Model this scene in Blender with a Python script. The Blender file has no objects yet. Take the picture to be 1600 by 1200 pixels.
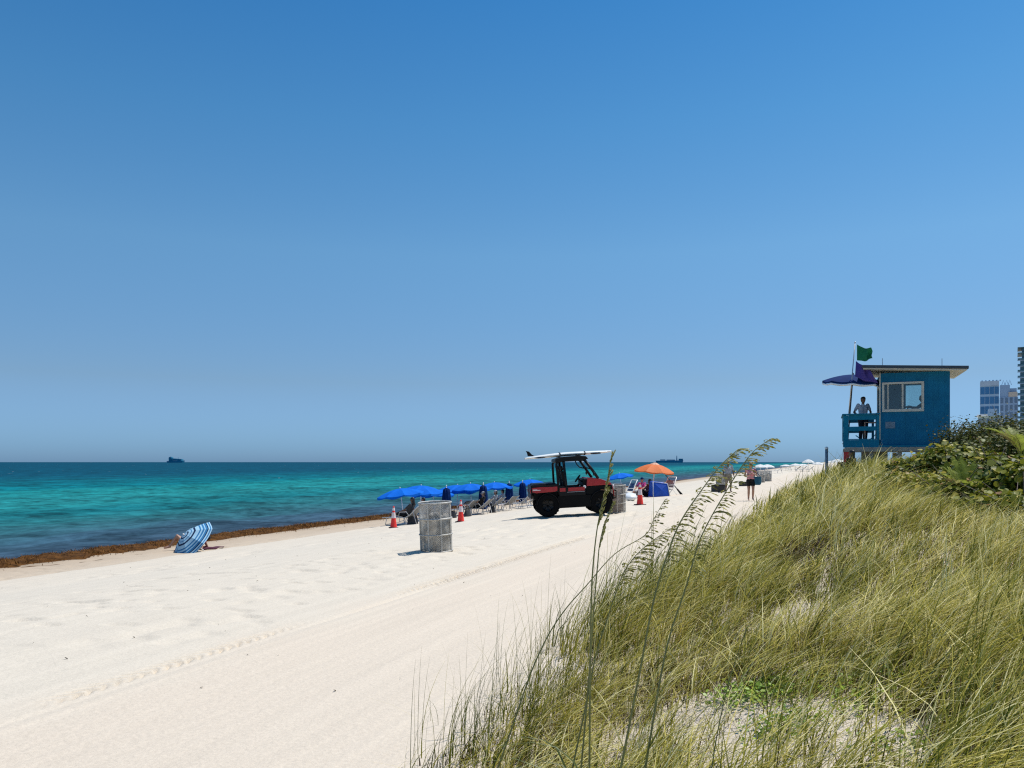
import bpy, bmesh, math, random
import numpy as np
from mathutils import Vector, Matrix, Euler

random.seed(7)
RNG = np.random.default_rng(11)
SC = bpy.context.scene
COL = SC.collection
R = math.radians
EYE = 1.75                      # eye height above the flat beach
SEA_Z = -1.62
TH = math.atan(490 / 1200.0)    # direction of the shoreline, from the view direction
SN, CS = math.sin(TH), math.cos(TH)


# ------------------------------------------------------------------ noise and terrain
class VNoise:
    def __init__(self, seed):
        self.t = np.random.default_rng(seed).random((256, 256))

    def __call__(self, x, y):
        x = np.asarray(x, float); y = np.asarray(y, float)
        xi = np.floor(x).astype(int); yi = np.floor(y).astype(int)
        fx = x - xi; fy = y - yi
        fx = fx * fx * (3 - 2 * fx); fy = fy * fy * (3 - 2 * fy)
        t = self.t
        a = t[xi & 255, yi & 255]; b = t[(xi + 1) & 255, yi & 255]
        c = t[xi & 255, (yi + 1) & 255]; d = t[(xi + 1) & 255, (yi + 1) & 255]
        return (a * (1 - fx) + b * fx) * (1 - fy) + (c * (1 - fx) + d * fx) * fy

    def fbm(self, x, y, o=3):
        s, a, tot = 0, 1.0, 0
        for k in range(o):
            s = s + a * self(x * 2 ** k + 17 * k, y * 2 ** k + 5 * k); tot += a; a *= .5
        return s / tot


N1, N2, N3, N4 = VNoise(1), VNoise(2), VNoise(3), VNoise(4)


def sstep(e0, e1, x):
    t = np.clip((x - e0) / (e1 - e0), 0, 1)
    return t * t * (3 - 2 * t)


def to_uv(X, Y):
    return X * SN + Y * CS, -X * CS + Y * SN


def to_xy(u, v):
    return u * SN - v * CS, u * CS + v * SN


PV = np.array([-5000, 7.0, 9, 11, 13, 15, 17, 18.6, 20, 21.5, 25.8, 30, 60, 9000])
PZ = np.array([0, 0, -.1, -.3, -.57, -.85, -1.03, -1.15, -1.37, -1.45, -1.66, -1.95, -4, -4])


def ground_uv(u, v, fine=True):
    u = np.asarray(u, float); v = np.asarray(v, float)
    z = np.interp(v, PV, PZ)
    # dune on the land side
    H = np.interp(u, [0, 2, 5, 10, 16, 30, 45, 70], [.30, .32, .5, .86, 1.18, 1.3, 1.1, .55])
    foot = 2.35 + .5 * (N1(u * .35, 3.3) - .5)
    s = sstep(0, 1, (foot - v) / 3.7)
    back = 1 - .35 * sstep(-7, -16, v)
    z = z + H * s * back
    z = z + s * .22 * (N2.fbm(u * .45, v * .45) - .5) * np.clip(u / 6, .4, 1)
    # loose undulation
    z = z + .05 * (N1.fbm(u * .25, v * .5) - .5) * sstep(2, 4, v + 2)
    if fine:
        b = sstep(2.2, 2.8, v)
        m = b * sstep(5.4, 6.6, v)
        z = z + m * (.030 * (N3.fbm(u * 1.6, v * 1.6, 3) - .5) + .030 * (N1.fbm(u * 4.2, v * 4.2, 2) - .5) * sstep(.3, .7, N2(u * .5, v * .5)))
        # raked lane: fine furrows along the beach
        lane = b * (1 - sstep(4.9, 5.1, v))
        z = z + lane * (.006 * np.sin(v * 38 + 3 * N2(u * .15, v * .6)) * N4(u * .4, v * 3)
                        + .012 * (N4(u * .12, v * 2.6) - .5))
        # tread of a beach tractor
        tv = v - (5.08 + .05 * np.sin(u * .13))
        tr = np.exp(-(tv / .035) ** 2)
        z = z - .03 * tr * (.35 + .65 * sstep(6, 9, u))
        inb = sstep(.04, .10, tv) * (1 - sstep(.20, .30, tv))
        on = sstep(.50, .66, N2(u * .42, 7.7)) + .8 * sstep(3.9, 4.6, u) * (1 - sstep(6.2, 7.2, u))
        ph = (u * 1.0 + np.abs(tv - .15) * 1.5) / .125
        lug = sstep(.35, .7, np.sin(ph * 2 * math.pi))
        z = z - .075 * inb * np.clip(on, 0, 1) * lug * (.4 + .6 * N3(u * 5, v * 7))
        fine_t = sstep(9.0, 10.5, u) * (1 - sstep(30, 40, u)) * sstep(.0, .03, tv) * (1 - sstep(.10, .14, tv))
        z = z - .07 * fine_t * sstep(.0, .6, np.sin(u / .11 * 2 * math.pi))
        # footprints
        fp = N4(u * 4.6, v * 4.6)
        z = z - .034 * sstep(.62, .86, fp) * sstep(5.3, 6.0, v) * sstep(.38, .62, N1(u * .3, v * .4))
        z = z - .05 * sstep(.6, .8, N2(u * 1.5, v * 4.5)) * sstep(3.6, 4.6, v) * sstep(11, 13, u) * sstep(.5, .62, N3(u * .35, v * .5))
    return z


def ground(X, Y):
    u, v = to_uv(np.asarray(X, float), np.asarray(Y, float))
    return ground_uv(u, v, False)


def gz(x, y):
    return float(ground(x, y))


def at(px, py, Y):
    """a pixel of the 1600 x 1200 photograph at depth Y as a world point"""
    return Vector(((px - 800) / 1200 * Y, Y, EYE + (722 - py) / 1200 * Y))


def hit(px, py, lo=2.0, hi=200.0):
    Y = lo
    while Y < hi:
        p = at(px, py, Y)
        if p.z <= gz(p.x, p.y):
            return p
        Y *= 1.01
    return at(px, py, hi)


# ------------------------------------------------------------------ materials
def nodes(m):
    m.use_nodes = True
    t = m.node_tree
    return t, t.nodes, t.links


def srgb(*c):
    return tuple((x / 255 / 12.92 if x / 255 <= .04045 else ((x / 255 + .055) / 1.055) ** 2.4) for x in c)


MATS = {}


def mat(name, col, rough=.6, var=.18, scale=6., metal=0., bump=0., spec=.5, dirt=None, transl=0., coat=0.):
    """principled surface with procedural tone variation, optional bump and cloth translucency"""
    if name in MATS:
        return MATS[name]
    m = bpy.data.materials.new(name); MATS[name] = m
    t, n, l = nodes(m)
    b = n['Principled BSDF']
    tc = n.new('ShaderNodeTexCoord')
    nz = n.new('ShaderNodeTexNoise'); nz.inputs['Scale'].default_value = scale; nz.inputs['Detail'].default_value = 5
    l.new(tc.outputs['Object'], nz.inputs['Vector'])
    rp = n.new('ShaderNodeValToRGB')
    rp.color_ramp.elements[0].position = .3; rp.color_ramp.elements[1].position = .7
    c0 = tuple(max(0, c * (1 - var)) for c in col); c1 = tuple(min(1, c * (1 + var)) for c in col)
    if dirt: c0 = dirt
    rp.color_ramp.elements[0].color = (*c0, 1); rp.color_ramp.elements[1].color = (*c1, 1)
    l.new(nz.outputs['Fac'], rp.inputs['Fac'])
    l.new(rp.outputs['Color'], b.inputs['Base Color'])
    b.inputs['Roughness'].default_value = rough
    b.inputs['Metallic'].default_value = metal
    b.inputs['Specular IOR Level'].default_value = spec
    b.inputs['Coat Weight'].default_value = coat
    if bump:
        bp = n.new('ShaderNodeBump'); bp.inputs['Strength'].default_value = bump; bp.inputs['Distance'].default_value = .02
        n2 = n.new('ShaderNodeTexNoise'); n2.inputs['Scale'].default_value = scale * 5; n2.inputs['Detail'].default_value = 4
        l.new(tc.outputs['Object'], n2.inputs['Vector'])
        l.new(n2.outputs['Fac'], bp.inputs['Height']); l.new(bp.outputs['Normal'], b.inputs['Normal'])
    if transl:
        tl = n.new('ShaderNodeBsdfTranslucent'); l.new(rp.outputs['Color'], tl.inputs['Color'])
        mx = n.new('ShaderNodeMixShader'); mx.inputs['Fac'].default_value = transl
        l.new(b.outputs[0], mx.inputs[1]); l.new(tl.outputs[0], mx.inputs[2])
        l.new(mx.outputs[0], n['Material Output'].inputs['Surface'])
    return m


def ramp_mat(name, attr, stops, rough=.6, transl=0., spec=.3, const=False, noise=0.):
    """colour read from a per-vertex attribute through a ramp"""
    if name in MATS:
        return MATS[name]
    m = bpy.data.materials.new(name); MATS[name] = m
    t, n, l = nodes(m)
    b = n['Principled BSDF']
    a = n.new('ShaderNodeAttribute'); a.attribute_name = attr
    rp = n.new('ShaderNodeValToRGB'); cr = rp.color_ramp
    if const: cr.interpolation = 'CONSTANT'
    while len(cr.elements) < len(stops): cr.elements.new(.5)
    for e, (p, c) in zip(cr.elements, stops):
        e.position = p; e.color = (*c, 1)
    l.new(a.outputs['Fac'], rp.inputs['Fac'])
    l.new(rp.outputs['Color'], b.inputs['Base Color'])
    b.inputs['Roughness'].default_value = rough; b.inputs['Specular IOR Level'].default_value = spec
    if transl:
        tl = n.new('ShaderNodeBsdfTranslucent'); l.new(rp.outputs['Color'], tl.inputs['Color'])
        mx = n.new('ShaderNodeMixShader'); mx.inputs['Fac'].default_value = transl
        l.new(b.outputs[0], mx.inputs[1]); l.new(tl.outputs[0], mx.inputs[2])
        l.new(mx.outputs[0], n['Material Output'].inputs['Surface'])
    return m


# ------------------------------------------------------------------ mesh building
class MB:
    """collects shapes and links them as ONE mesh object"""
    def __init__(self):
        self.v, self.f, self.a = [], [], []

    def add(self, vs, fs, a=None):
        o = len(self.v)
        self.v += [tuple(p) for p in vs]
        self.f += [tuple(i + o for i in f) for f in fs]
        self.a += list(a) if a is not None else [0.0] * len(vs)
        return self

    def box(self, c, s, rot=None, taper=1.0):
        x, y, z = s[0] / 2, s[1] / 2, s[2] / 2
        vs = [Vector((sx * x * (taper if sz > 0 else 1), sy * y * (taper if sz > 0 else 1), sz * z)) for sz in (-1, 1) for sy in (-1, 1) for sx in (-1, 1)]
        if rot is not None:
            m = Euler(rot).to_matrix(); vs = [m @ p for p in vs]
        c = Vector(c)
        return self.add([p + c for p in vs], [(0, 2, 3, 1), (4, 5, 7, 6), (0, 1, 5, 4), (2, 6, 7, 3), (0, 4, 6, 2), (1, 3, 7, 5)])

    def span(self, a, b):
        return self.box([(p + q) / 2 for p, q in zip(a, b)], [abs(q - p) for p, q in zip(a, b)])

    def tube(self, pts, r, n=8, caps=True, a=None):
        pts = [Vector(p) for p in pts]
        rs = r if isinstance(r, (list, tuple)) else [r] * len(pts)
        vs, fs, at_ = [], [], []
        prev = None
        for i, p in enumerate(pts):
            t = (pts[min(i + 1, len(pts) - 1)] - pts[max(i - 1, 0)])
            t = t.normalized() if t.length > 1e-9 else Vector((0, 0, 1))
            if prev is None:
                q = Vector((0, 0, 1)) if abs(t.z) < .9 else Vector((1, 0, 0))
                prev = t.cross(q).normalized()
            x = (prev - t * prev.dot(t)).normalized(); prev = x
            y = t.cross(x)
            for k in range(n):
                g = 2 * math.pi * k / n
                vs.append(p + (x * math.cos(g) + y * math.sin(g)) * rs[i])
                at_.append(a[i] if a else 0.0)
        for i in range(len(pts) - 1):
            for k in range(n):
                k2 = (k + 1) % n
                fs.append((i * n + k, i * n + k2, (i + 1) * n + k2, (i + 1) * n + k))
        if caps:
            fs.append(tuple(range(n))[::-1]); fs.append(tuple((len(pts) - 1) * n + k for k in range(n)))
        return self.add(vs, fs, at_)

    def lathe(self, prof, n=24, c=(0, 0, 0), axis='z', a=None, closed=False):
        vs, fs, at_ = [], [], []
        for i, (r, h) in enumerate(prof):
            for k in range(n):
                g = 2 * math.pi * k / n
                p = (r * math.cos(g), r * math.sin(g), h)
                if axis == 'y': p = (p[0], p[2], p[1])
                if axis == 'x': p = (p[2], p[0], p[1])
                vs.append((p[0] + c[0], p[1] + c[1], p[2] + c[2])); at_.append(a[i] if a else 0.0)
        m = len(prof)
        for i in range(m if closed else m - 1):
            j = (i + 1) % m
            for k in range(n):
                k2 = (k + 1) % n
                fs.append((i * n + k, i * n + k2, j * n + k2, j * n + k))
        return self.add(vs, fs, at_)

    def prism(self, outline, y0, y1):
        """outline in x,z extruded along y"""
        n = len(outline)
        vs = [(x, y0, z) for x, z in outline] + [(x, y1, z) for x, z in outline]
        fs = [tuple(range(n)), tuple(range(2 * n - 1, n - 1, -1))]
        fs += [(i, i + n, (i + 1) % n + n, (i + 1) % n) for i in range(n)]
        return self.add(vs, fs)

    def grid(self, P, a=None):
        """P: rows of points"""
        r, c = len(P), len(P[0])
        vs = [p for row in P for p in row]
        fs = [(i * c + j, i * c + j + 1, (i + 1) * c + j + 1, (i + 1) * c + j) for i in range(r - 1) for j in range(c - 1)]
        return self.add(vs, fs, [q for row in a for q in row] if a else None)

    def ellipsoid(self, c, s, n=14, m=9, rot=None):
        M_ = Euler(rot).to_matrix() if rot else None
        vs, fs = [], []
        for i in range(m + 1):
            th = math.pi * i / m
            for k in range(n):
                g = 2 * math.pi * k / n
                p = Vector((s[0] * math.sin(th) * math.cos(g), s[1] * math.sin(th) * math.sin(g), s[2] * math.cos(th)))
                if M_: p = M_ @ p
                vs.append(p + Vector(c))
        for i in range(m):
            for k in range(n):
                k2 = (k + 1) % n
                fs.append((i * n + k, (i + 1) * n + k, (i + 1) * n + k2, i * n + k2))
        return self.add(vs, fs)

    def build(self, name, m=None, parent=None, smooth=False, bevel=0., thick=0., attr=None, loc=None, fix=True):
        me = bpy.data.meshes.new(name)
        me.from_pydata(self.v, [], self.f)
        if attr:
            me.attributes.new(attr, 'FLOAT', 'POINT').data.foreach_set('value', self.a)
        if fix:
            bm = bmesh.new(); bm.from_mesh(me)
            bmesh.ops.remove_doubles(bm, verts=bm.verts, dist=1e-5)
            bmesh.ops.recalc_face_normals(bm, faces=bm.faces)
            bm.to_mesh(me); bm.free()
        if smooth:
            me.polygons.foreach_set('use_smooth', [True] * len(me.polygons))
        if m: me.materials.append(m)
        o = bpy.data.objects.new(name, me); COL.objects.link(o)
        if parent is not None: o.parent = parent
        if loc is not None: o.location = loc
        if bevel:
            b = o.modifiers.new('bevel', 'BEVEL'); b.width = bevel; b.segments = 2; b.limit_method = 'ANGLE'
        if thick:
            s = o.modifiers.new('thick', 'SOLIDIFY'); s.thickness = thick
        return o


def np_mesh(name, V, Fq, m, attr=None, A=None, smooth=False):
    """mesh from numpy arrays of vertices and quads"""
    me = bpy.data.meshes.new(name)
    nv, nf, k = len(V), len(Fq), Fq.shape[1]
    me.vertices.add(nv); me.vertices.foreach_set('co', np.ascontiguousarray(V, np.float32).ravel())
    me.loops.add(nf * k); me.loops.foreach_set('vertex_index', np.ascontiguousarray(Fq, np.int32).ravel())
    me.polygons.add(nf)
    me.polygons.foreach_set('loop_start', np.arange(nf, dtype=np.int32) * k)
    if smooth: me.polygons.foreach_set('use_smooth', np.ones(nf, bool))
    me.update(calc_edges=True)
    if attr:
        me.attributes.new(attr, 'FLOAT', 'POINT').data.foreach_set('value', np.ascontiguousarray(A, np.float32).ravel())
    me.materials.append(m)
    o = bpy.data.objects.new(name, me); COL.objects.link(o)
    return o


def tag(o, label=None, cat=None, group=None, kind=None):
    if label: o['label'] = label
    if cat: o['category'] = cat
    if group: o['group'] = group
    if kind: o['kind'] = kind
    return o


def empty(name, loc=(0, 0, 0), rz=0., rot=None):
    o = bpy.data.objects.new(name, None); COL.objects.link(o)
    o.empty_display_size = .2
    o.location = loc; o.rotation_euler = rot if rot else (0, 0, rz)
    return o


def copy_tree(o, parent=None):
    c = o.copy(); COL.objects.link(c)
    if parent is not None: c.parent = parent
    for ch in list(o.children): copy_tree(ch, c)
    return c


# ------------------------------------------------------------------ camera, sky, sun
cam = bpy.data.cameras.new('camera'); camo = bpy.data.objects.new('camera', cam); COL.objects.link(camo)
cam.sensor_width = 36; cam.lens = 27.0
cam.shift_y = 122 / 1600
cam.clip_start = .05; cam.clip_end = 120000
camo.location = (0, 0, EYE); camo.rotation_euler = (R(90), 0, 0)
SC.camera = camo

SUN_AZ, SUN_EL = R(62), R(66)      # azimuth from the view direction towards the right
w = bpy.data.worlds.new('World'); SC.world = w; w.use_nodes = True
wt = w.node_tree; wn = wt.nodes; wl = wt.links
bg = wn['Background']
sky = wn.new('ShaderNodeTexSky'); sky.sky_type = 'NISHITA'; sky.sun_disc = False
sky.sun_elevation = SUN_EL; sky.sun_rotation = SUN_AZ
sky.altitude = 0; sky.air_density = 1.0; sky.dust_density = .6; sky.ozone_density = 2.0
wtc = wn.new('ShaderNodeTexCoord'); sep = wn.new('ShaderNodeSeparateXYZ')
wl.new(wtc.outputs['Generated'], sep.inputs['Vector'])
SKYR = wn.new('ShaderNodeValToRGB')
for k in range(4): SKYR.color_ramp.elements.new(.5)
SKY_STOPS = [(.004, (.272, .50, .97)), (.018, (.277, .503, .95)), (.101, (.380, .508, .670)), (.259, (.426, .681, .79)), (.399, (.293, .661, .83)), (.53, (.176, .58, .83))]
for e, (p, c) in zip(SKYR.color_ramp.elements, SKY_STOPS):
    e.position = p; e.color = (*c, 1)
wl.new(sep.outputs['Z'], SKYR.inputs['Fac'])
mul = wn.new('ShaderNodeMix'); mul.data_type = 'RGBA'; mul.blend_type = 'MULTIPLY'; mul.inputs[0].default_value = 1
wl.new(sky.outputs['Color'], mul.inputs[6]); wl.new(SKYR.outputs['Color'], mul.inputs[7])
wl.new(mul.outputs[2], bg.inputs['Color'])
bg.inputs['Strength'].default_value = .15

sl = bpy.data.lights.new('sun', 'SUN'); so = bpy.data.objects.new('sun', sl); COL.objects.link(so)
sl.energy = 4.7; sl.angle = R(.5); sl.color = (1, .965, .91)
sdir = Vector((math.sin(SUN_AZ) * math.cos(SUN_EL), math.cos(SUN_AZ) * math.cos(SUN_EL), math.sin(SUN_EL)))
so.rotation_euler = sdir.to_track_quat('Z', 'Y').to_euler(); so.location = (0, 0, 50)
SC.view_settings.view_transform = 'Standard'; SC.view_settings.look = 'None'
SC.view_settings.exposure = 0; SC.view_settings.gamma = 1
SC.cycles.max_bounces = 6; SC.cycles.transparent_max_bounces = 12
SC.cycles.use_denoising = False
SC.cycles.use_adaptive_sampling = False
SC.cycles.filter_width = 1.2
SC.cycles.sample_clamp_indirect = 2.0


# ------------------------------------------------------------------ sand
def sand_material():
    m = bpy.data.materials.new('sand'); t, n, l = nodes(m); b = n['Principled BSDF']
    tc = n.new('ShaderNodeTexCoord')
    mp = n.new('ShaderNodeMapping'); mp.vector_type = 'POINT'; mp.inputs['Rotation'].default_value = (0, 0, -(-TH))
    l.new(tc.outputs['Object'], mp.inputs['Vector'])    # x = -v, y = u afterwards
    sx = n.new('ShaderNodeSeparateXYZ'); l.new(mp.outputs[0], sx.inputs[0])
    def math_(op, a, bb=None):
        q = n.new('ShaderNodeMath'); q.operation = op
        for i, x in enumerate((a, bb)):
            if x is None: continue
            if isinstance(x, (int, float)): q.inputs[i].default_value = x
            else: l.new(x, q.inputs[i])
        return q.outputs[0]
    nz = n.new('ShaderNodeTexNoise'); nz.inputs['Scale'].default_value = .7; nz.inputs['Detail'].default_value = 6
    l.new(mp.outputs[0], nz.inputs['Vector'])
    wob = math_('MULTIPLY', math_('SUBTRACT', nz.outputs['Fac'], .5), 1.6)
    v = math_('ADD', math_('MULTIPLY', sx.outputs['X'], -1.0), wob)
    rp = n.new('ShaderNodeValToRGB'); cr = rp.color_ramp
    stops = [(0, (.64, .55, .44)), (4.6, (.645, .545, .43)), (5.6, (.64, .56, .45)), (14, (.63, .555, .45)), (18.9, (.62, .535, .425)), (19.6, (.54, .44, .33)), (23.3, (.47, .365, .26)), (25.3, (.20, .15, .10)), (30, (.16, .13, .09))]
    while len(cr.elements) < len(stops): cr.elements.new(.5)
    for e, (p, c) in zip(cr.elements, stops):
        e.position = p / 30; e.color = (*c, 1)
    l.new(math_('DIVIDE', v, 30.0), rp.inputs['Fac'])
    g = n.new('ShaderNodeTexNoise'); g.inputs['Scale'].default_value = 38; g.inputs['Detail'].default_value = 8; g.inputs['Roughness'].default_value = .75
    l.new(tc.outputs['Object'], g.inputs['Vector'])
    gr = n.new('ShaderNodeMapRange'); gr.inputs['From Min'].default_value = .3; gr.inputs['From Max'].default_value = .7
    gr.inputs['To Min'].default_value = .86; gr.inputs['To Max'].default_value = 1.08
    l.new(g.outputs['Fac'], gr.inputs['Value'])
    # long raked streaks
    m2 = n.new('ShaderNodeMapping'); m2.inputs['Scale'].default_value = (5.5, .22, 1); l.new(mp.outputs[0], m2.inputs['Vector'])
    st = n.new('ShaderNodeTexNoise'); st.inputs['Scale'].default_value = 1.; st.inputs['Detail'].default_value = 5; l.new(m2.outputs[0], st.inputs['Vector'])
    sr = n.new('ShaderNodeMapRange'); sr.inputs['From Min'].default_value = .3; sr.inputs['From Max'].default_value = .7
    sr.inputs['To Min'].default_value = .955; sr.inputs['To Max'].default_value = 1.03; l.new(st.outputs['Fac'], sr.inputs['Value'])
    mx = n.new('ShaderNodeMix'); mx.data_type = 'RGBA'; mx.blend_type = 'MULTIPLY'; mx.inputs[0].default_value = 1
    l.new(rp.outputs[0], mx.inputs[6]); l.new(math_('MULTIPLY', gr.outputs[0], sr.outputs[0]), mx.inputs[7])
    l.new(mx.outputs[2], b.inputs['Base Color'])
    b.inputs['Roughness'].default_value = .95; b.inputs['Specular IOR Level'].default_value = .15
    bp = n.new('ShaderNodeBump'); bp.inputs['Strength'].default_value = .8; bp.inputs['Distance'].default_value = .016
    f2 = n.new('ShaderNodeTexNoise'); f2.inputs['Scale'].default_value = 14; f2.inputs['Detail'].default_value = 9; f2.inputs['Roughness'].default_value = .7
    l.new(tc.outputs['Object'], f2.inputs['Vector'])
    l.new(math_('ADD', f2.outputs['Fac'], math_('MULTIPLY', st.outputs['Fac'], .8)), bp.inputs['Height'])
    l.new(bp.outputs['Normal'], b.inputs['Normal'])
    return m


def axis_steps(segs):
    out = [segs[0][0]]
    for a, b, d in segs:
        k = max(1, round((b - a) / d))
        out += list(a + (b - a) * (np.arange(k) + 1) / k)
    return np.array(out)


us = axis_steps([(-60, -6, 6), (-6, 1, .5), (1, 3, .12), (3, 17, .033), (17, 40, .11), (40, 90, .7), (90, 300, 8), (300, 1500, 60), (1500, 9000, 700)])
vs_ = axis_steps([(-6000, -600, 500), (-600, -60, 30), (-60, -12, 2), (-12, -3, .4), (-3, 2.2, .12), (2.2, 4.9, .06), (4.9, 5.7, .025), (5.7, 9, .07), (9, 22, .12), (22, 31, .5), (31, 60, 4)])
UU, VV = np.meshgrid(us, vs_, indexing='ij')
ZZ = ground_uv(UU, VV, True)
XX, YY = to_xy(UU, VV)
nu, nv = UU.shape
idx = np.arange(nu * nv).reshape(nu, nv)
Fq = np.stack([idx[:-1, :-1], idx[1:, :-1], idx[1:, 1:], idx[:-1, 1:]], -1).reshape(-1, 4)[:, ::-1]
beach = np_mesh('beach', np.stack([XX, YY, ZZ], -1).reshape(-1, 3), Fq, sand_material(), smooth=True)
tag(beach, 'pale raked sand beach rising to a dune', kind='structure')


# ------------------------------------------------------------------ sea
def sea_material():
    m = bpy.data.materials.new('sea_water'); t, n, l = nodes(m); b = n['Principled BSDF']
    tc = n.new('ShaderNodeTexCoord')
    mp = n.new('ShaderNodeMapping'); mp.inputs['Rotation'].default_value = (0, 0, TH)
    l.new(tc.outputs['Object'], mp.inputs['Vector'])
    sx = n.new('ShaderNodeSeparateXYZ'); l.new(mp.outputs[0], sx.inputs[0])
    def math_(op, a, bb=None):
        q = n.new('ShaderNodeMath'); q.operation = op
        for i, x in enumerate((a, bb)):
            if x is None: continue
            if isinstance(x, (int, float)): q.inputs[i].default_value = x
            else: l.new(x, q.inputs[i])
        return q.outputs[0]
    def noise(scale, sxy, det=4, rough=.55):
        q = n.new('ShaderNodeMapping'); q.inputs['Scale'].default_value = (*sxy, 1); l.new(mp.outputs[0], q.inputs['Vector'])
        z = n.new('ShaderNodeTexNoise'); z.inputs['Scale'].default_value = scale; z.inputs['Detail'].default_value = det; z.inputs['Roughness'].default_value = rough
        l.new(q.outputs[0], z.inputs['Vector']); return z.outputs['Fac']
    v = math_('MULTIPLY', sx.outputs['X'], -1.0)
    lg = math_('LOGARITHM', math_('MAXIMUM', math_('SUBTRACT', v, 14.0), 1.0), 10.0)      # log10 distance from shore
    wob = math_('MULTIPLY', math_('SUBTRACT', noise(.045, (1, .22), 5, .6), .5), .32)
    fac = math_('DIVIDE', math_('ADD', lg, wob), 3.0)
    rp = n.new('ShaderNodeValToRGB'); cr = rp.color_ramp
    S = [(10.6, (.060, .078, .115)), (13, (.040, .066, .098)), (17, (.034, .078, .108)), (21, (.028, .100, .118)), (29, (.018, .122, .130)), (36, (.006, .120, .132)), (46, (.014, .180, .180)), (70, (.008, .168, .168)), (84, (.001, .125, .145)), (125, (.001, .084, .115)), (170, (.001, .058, .094)), (1000, (.001, .053, .091))]
    while len(cr.elements) < len(S): cr.elements.new(.5)
    for e, (p, c) in zip(cr.elements, S):
        e.position = math.log10(p) / 3; e.color = (*c, 1)
    l.new(fac, rp.inputs['Fac'])
    # weed patches, and ripple light and dark painted in, break the colour up
    pt = n.new('ShaderNodeMapRange'); pt.inputs['From Min'].default_value = .40; pt.inputs['From Max'].default_value = .60
    pt.inputs['To Min'].default_value = .72; pt.inputs['To Max'].default_value = 1.22
    pt.inputs['To Min'].default_value = .42; pt.inputs['To Max'].default_value = 1.55
    l.new(math_('ADD', math_('MULTIPLY', noise(.13, (1, 1.3), 3, .6), .32), math_('ADD', math_('MULTIPLY', noise(.5, (1, .55), 3, .6), .34), math_('MULTIPLY', noise(1.3, (1, .7), 3, .65), .34))), pt.inputs['Value'])
    mx = n.new('ShaderNodeMix'); mx.data_type = 'RGBA'; mx.blend_type = 'MULTIPLY'; mx.inputs[0].default_value = 1
    l.new(rp.outputs[0], mx.inputs[6]); l.new(pt.outputs[0], mx.inputs[7])
    # a few small whitecaps
    wc = n.new('ShaderNodeMapRange'); wc.inputs['From Min'].default_value = .775; wc.inputs['From Max'].default_value = .80
    l.new(noise(.42, (1, .5), 2, .5), wc.inputs['Value'])
    mw = n.new('ShaderNodeMix'); mw.data_type = 'RGBA'; l.new(wc.outputs[0], mw.inputs[0]); l.new(mx.outputs[2], mw.inputs[6]); mw.inputs[7].default_value = (.8, .85, .85, 1)
    n.remove(b)
    df = n.new('ShaderNodeBsdfDiffuse'); l.new(mw.outputs[2], df.inputs['Color'])
    gs = n.new('ShaderNodeBsdfGlossy'); gs.inputs['Roughness'].default_value = .22; gs.inputs['Color'].default_value = (.9, .95, 1, 1)
    mxs = n.new('ShaderNodeMixShader'); fr = n.new('ShaderNodeFresnel'); fr.inputs['IOR'].default_value = 1.33
    l.new(math_('MULTIPLY', fr.outputs[0], .055), mxs.inputs[0])
    l.new(df.outputs[0], mxs.inputs[1]); l.new(gs.outputs[0], mxs.inputs[2]); l.new(mxs.outputs[0], n['Material Output'].inputs['Surface'])
    bp = n.new('ShaderNodeBump'); bp.inputs['Strength'].default_value = .9; bp.inputs['Distance'].default_value = .35
    h = math_('ADD', math_('MULTIPLY', noise(.55, (1, .35), 5, .6), 1.0), math_('MULTIPLY', noise(2.6, (1, .5), 4, .6), .28))
    l.new(h, bp.inputs['Height']); l.new(bp.outputs['Normal'], fr.inputs['Normal']); l.new(bp.outputs['Normal'], df.inputs['Normal']); l.new(bp.outputs['Normal'], gs.inputs['Normal'])
    return m


su = axis_steps([(-400, -40, 30), (-40, 90, .36), (90, 400, 6), (400, 40000, 3000)])
sv = axis_steps([(24.5, 60, .2), (60, 120, .6), (120, 160, 2.5), (160, 600, 40), (600, 45000, 3000)])
UU, VV = np.meshgrid(su, sv, indexing='ij')
amp = np.clip(1.3 - VV / 110, .15, 1) * sstep(24.5, 29, VV)
SZ = SEA_Z + amp * (.34 * (N1.fbm(UU * .16, VV * .40, 2) - .5) + .26 * (N2.fbm(UU * .42, VV * .85, 2) - .5))
XX, YY = to_xy(UU, VV)
nu, nv = UU.shape
idx = np.arange(nu * nv).reshape(nu, nv)
Fq = np.stack([idx[:-1, :-1], idx[1:, :-1], idx[1:, 1:], idx[:-1, 1:]], -1).reshape(-1, 4)[:, ::-1]
sea = np_mesh('sea', np.stack([XX, YY, SZ], -1).reshape(-1, 3), Fq, sea_material(), smooth=True)
tag(sea, 'turquoise sea with darker weedy water near the shore', kind='structure')

# ------------------------------------------------------------------ shared materials
M_SKIN = mat('skin_tan', (.42, .23, .15), .55, .10, 9)
M_SKIN_D = mat('skin_brown', (.13, .066, .04), .5, .12, 9)
M_HAIR_B = mat('hair_black', (.012, .010, .009), .5, .3, 40)
M_HAIR_Y = mat('hair_blond', (.30, .19, .09), .6, .3, 40)
M_BLACK = mat('black_plastic', (.005, .005, .006), .5, .3, 12, spec=.22)
M_RUBBER = mat('tyre_rubber', (.006, .006, .0065), .9, .3, 30, bump=.4, spec=.1)
M_RED = mat('red_paint', (.36, .008, .016), .35, .15, 5, coat=.25)
M_WHITE = mat('white_gloss', (.80, .80, .78), .3, .05, 6)
M_WHITEC = mat('white_cloth', (.80, .80, .78), .8, .05, 6, transl=.3)
M_ALU = mat('dull_aluminium', (.45, .45, .45), .4, .1, 20, metal=.8)
M_GALV = mat('galvanised_steel', (.46, .44, .40), .6, .3, 26, metal=.35)
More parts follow.
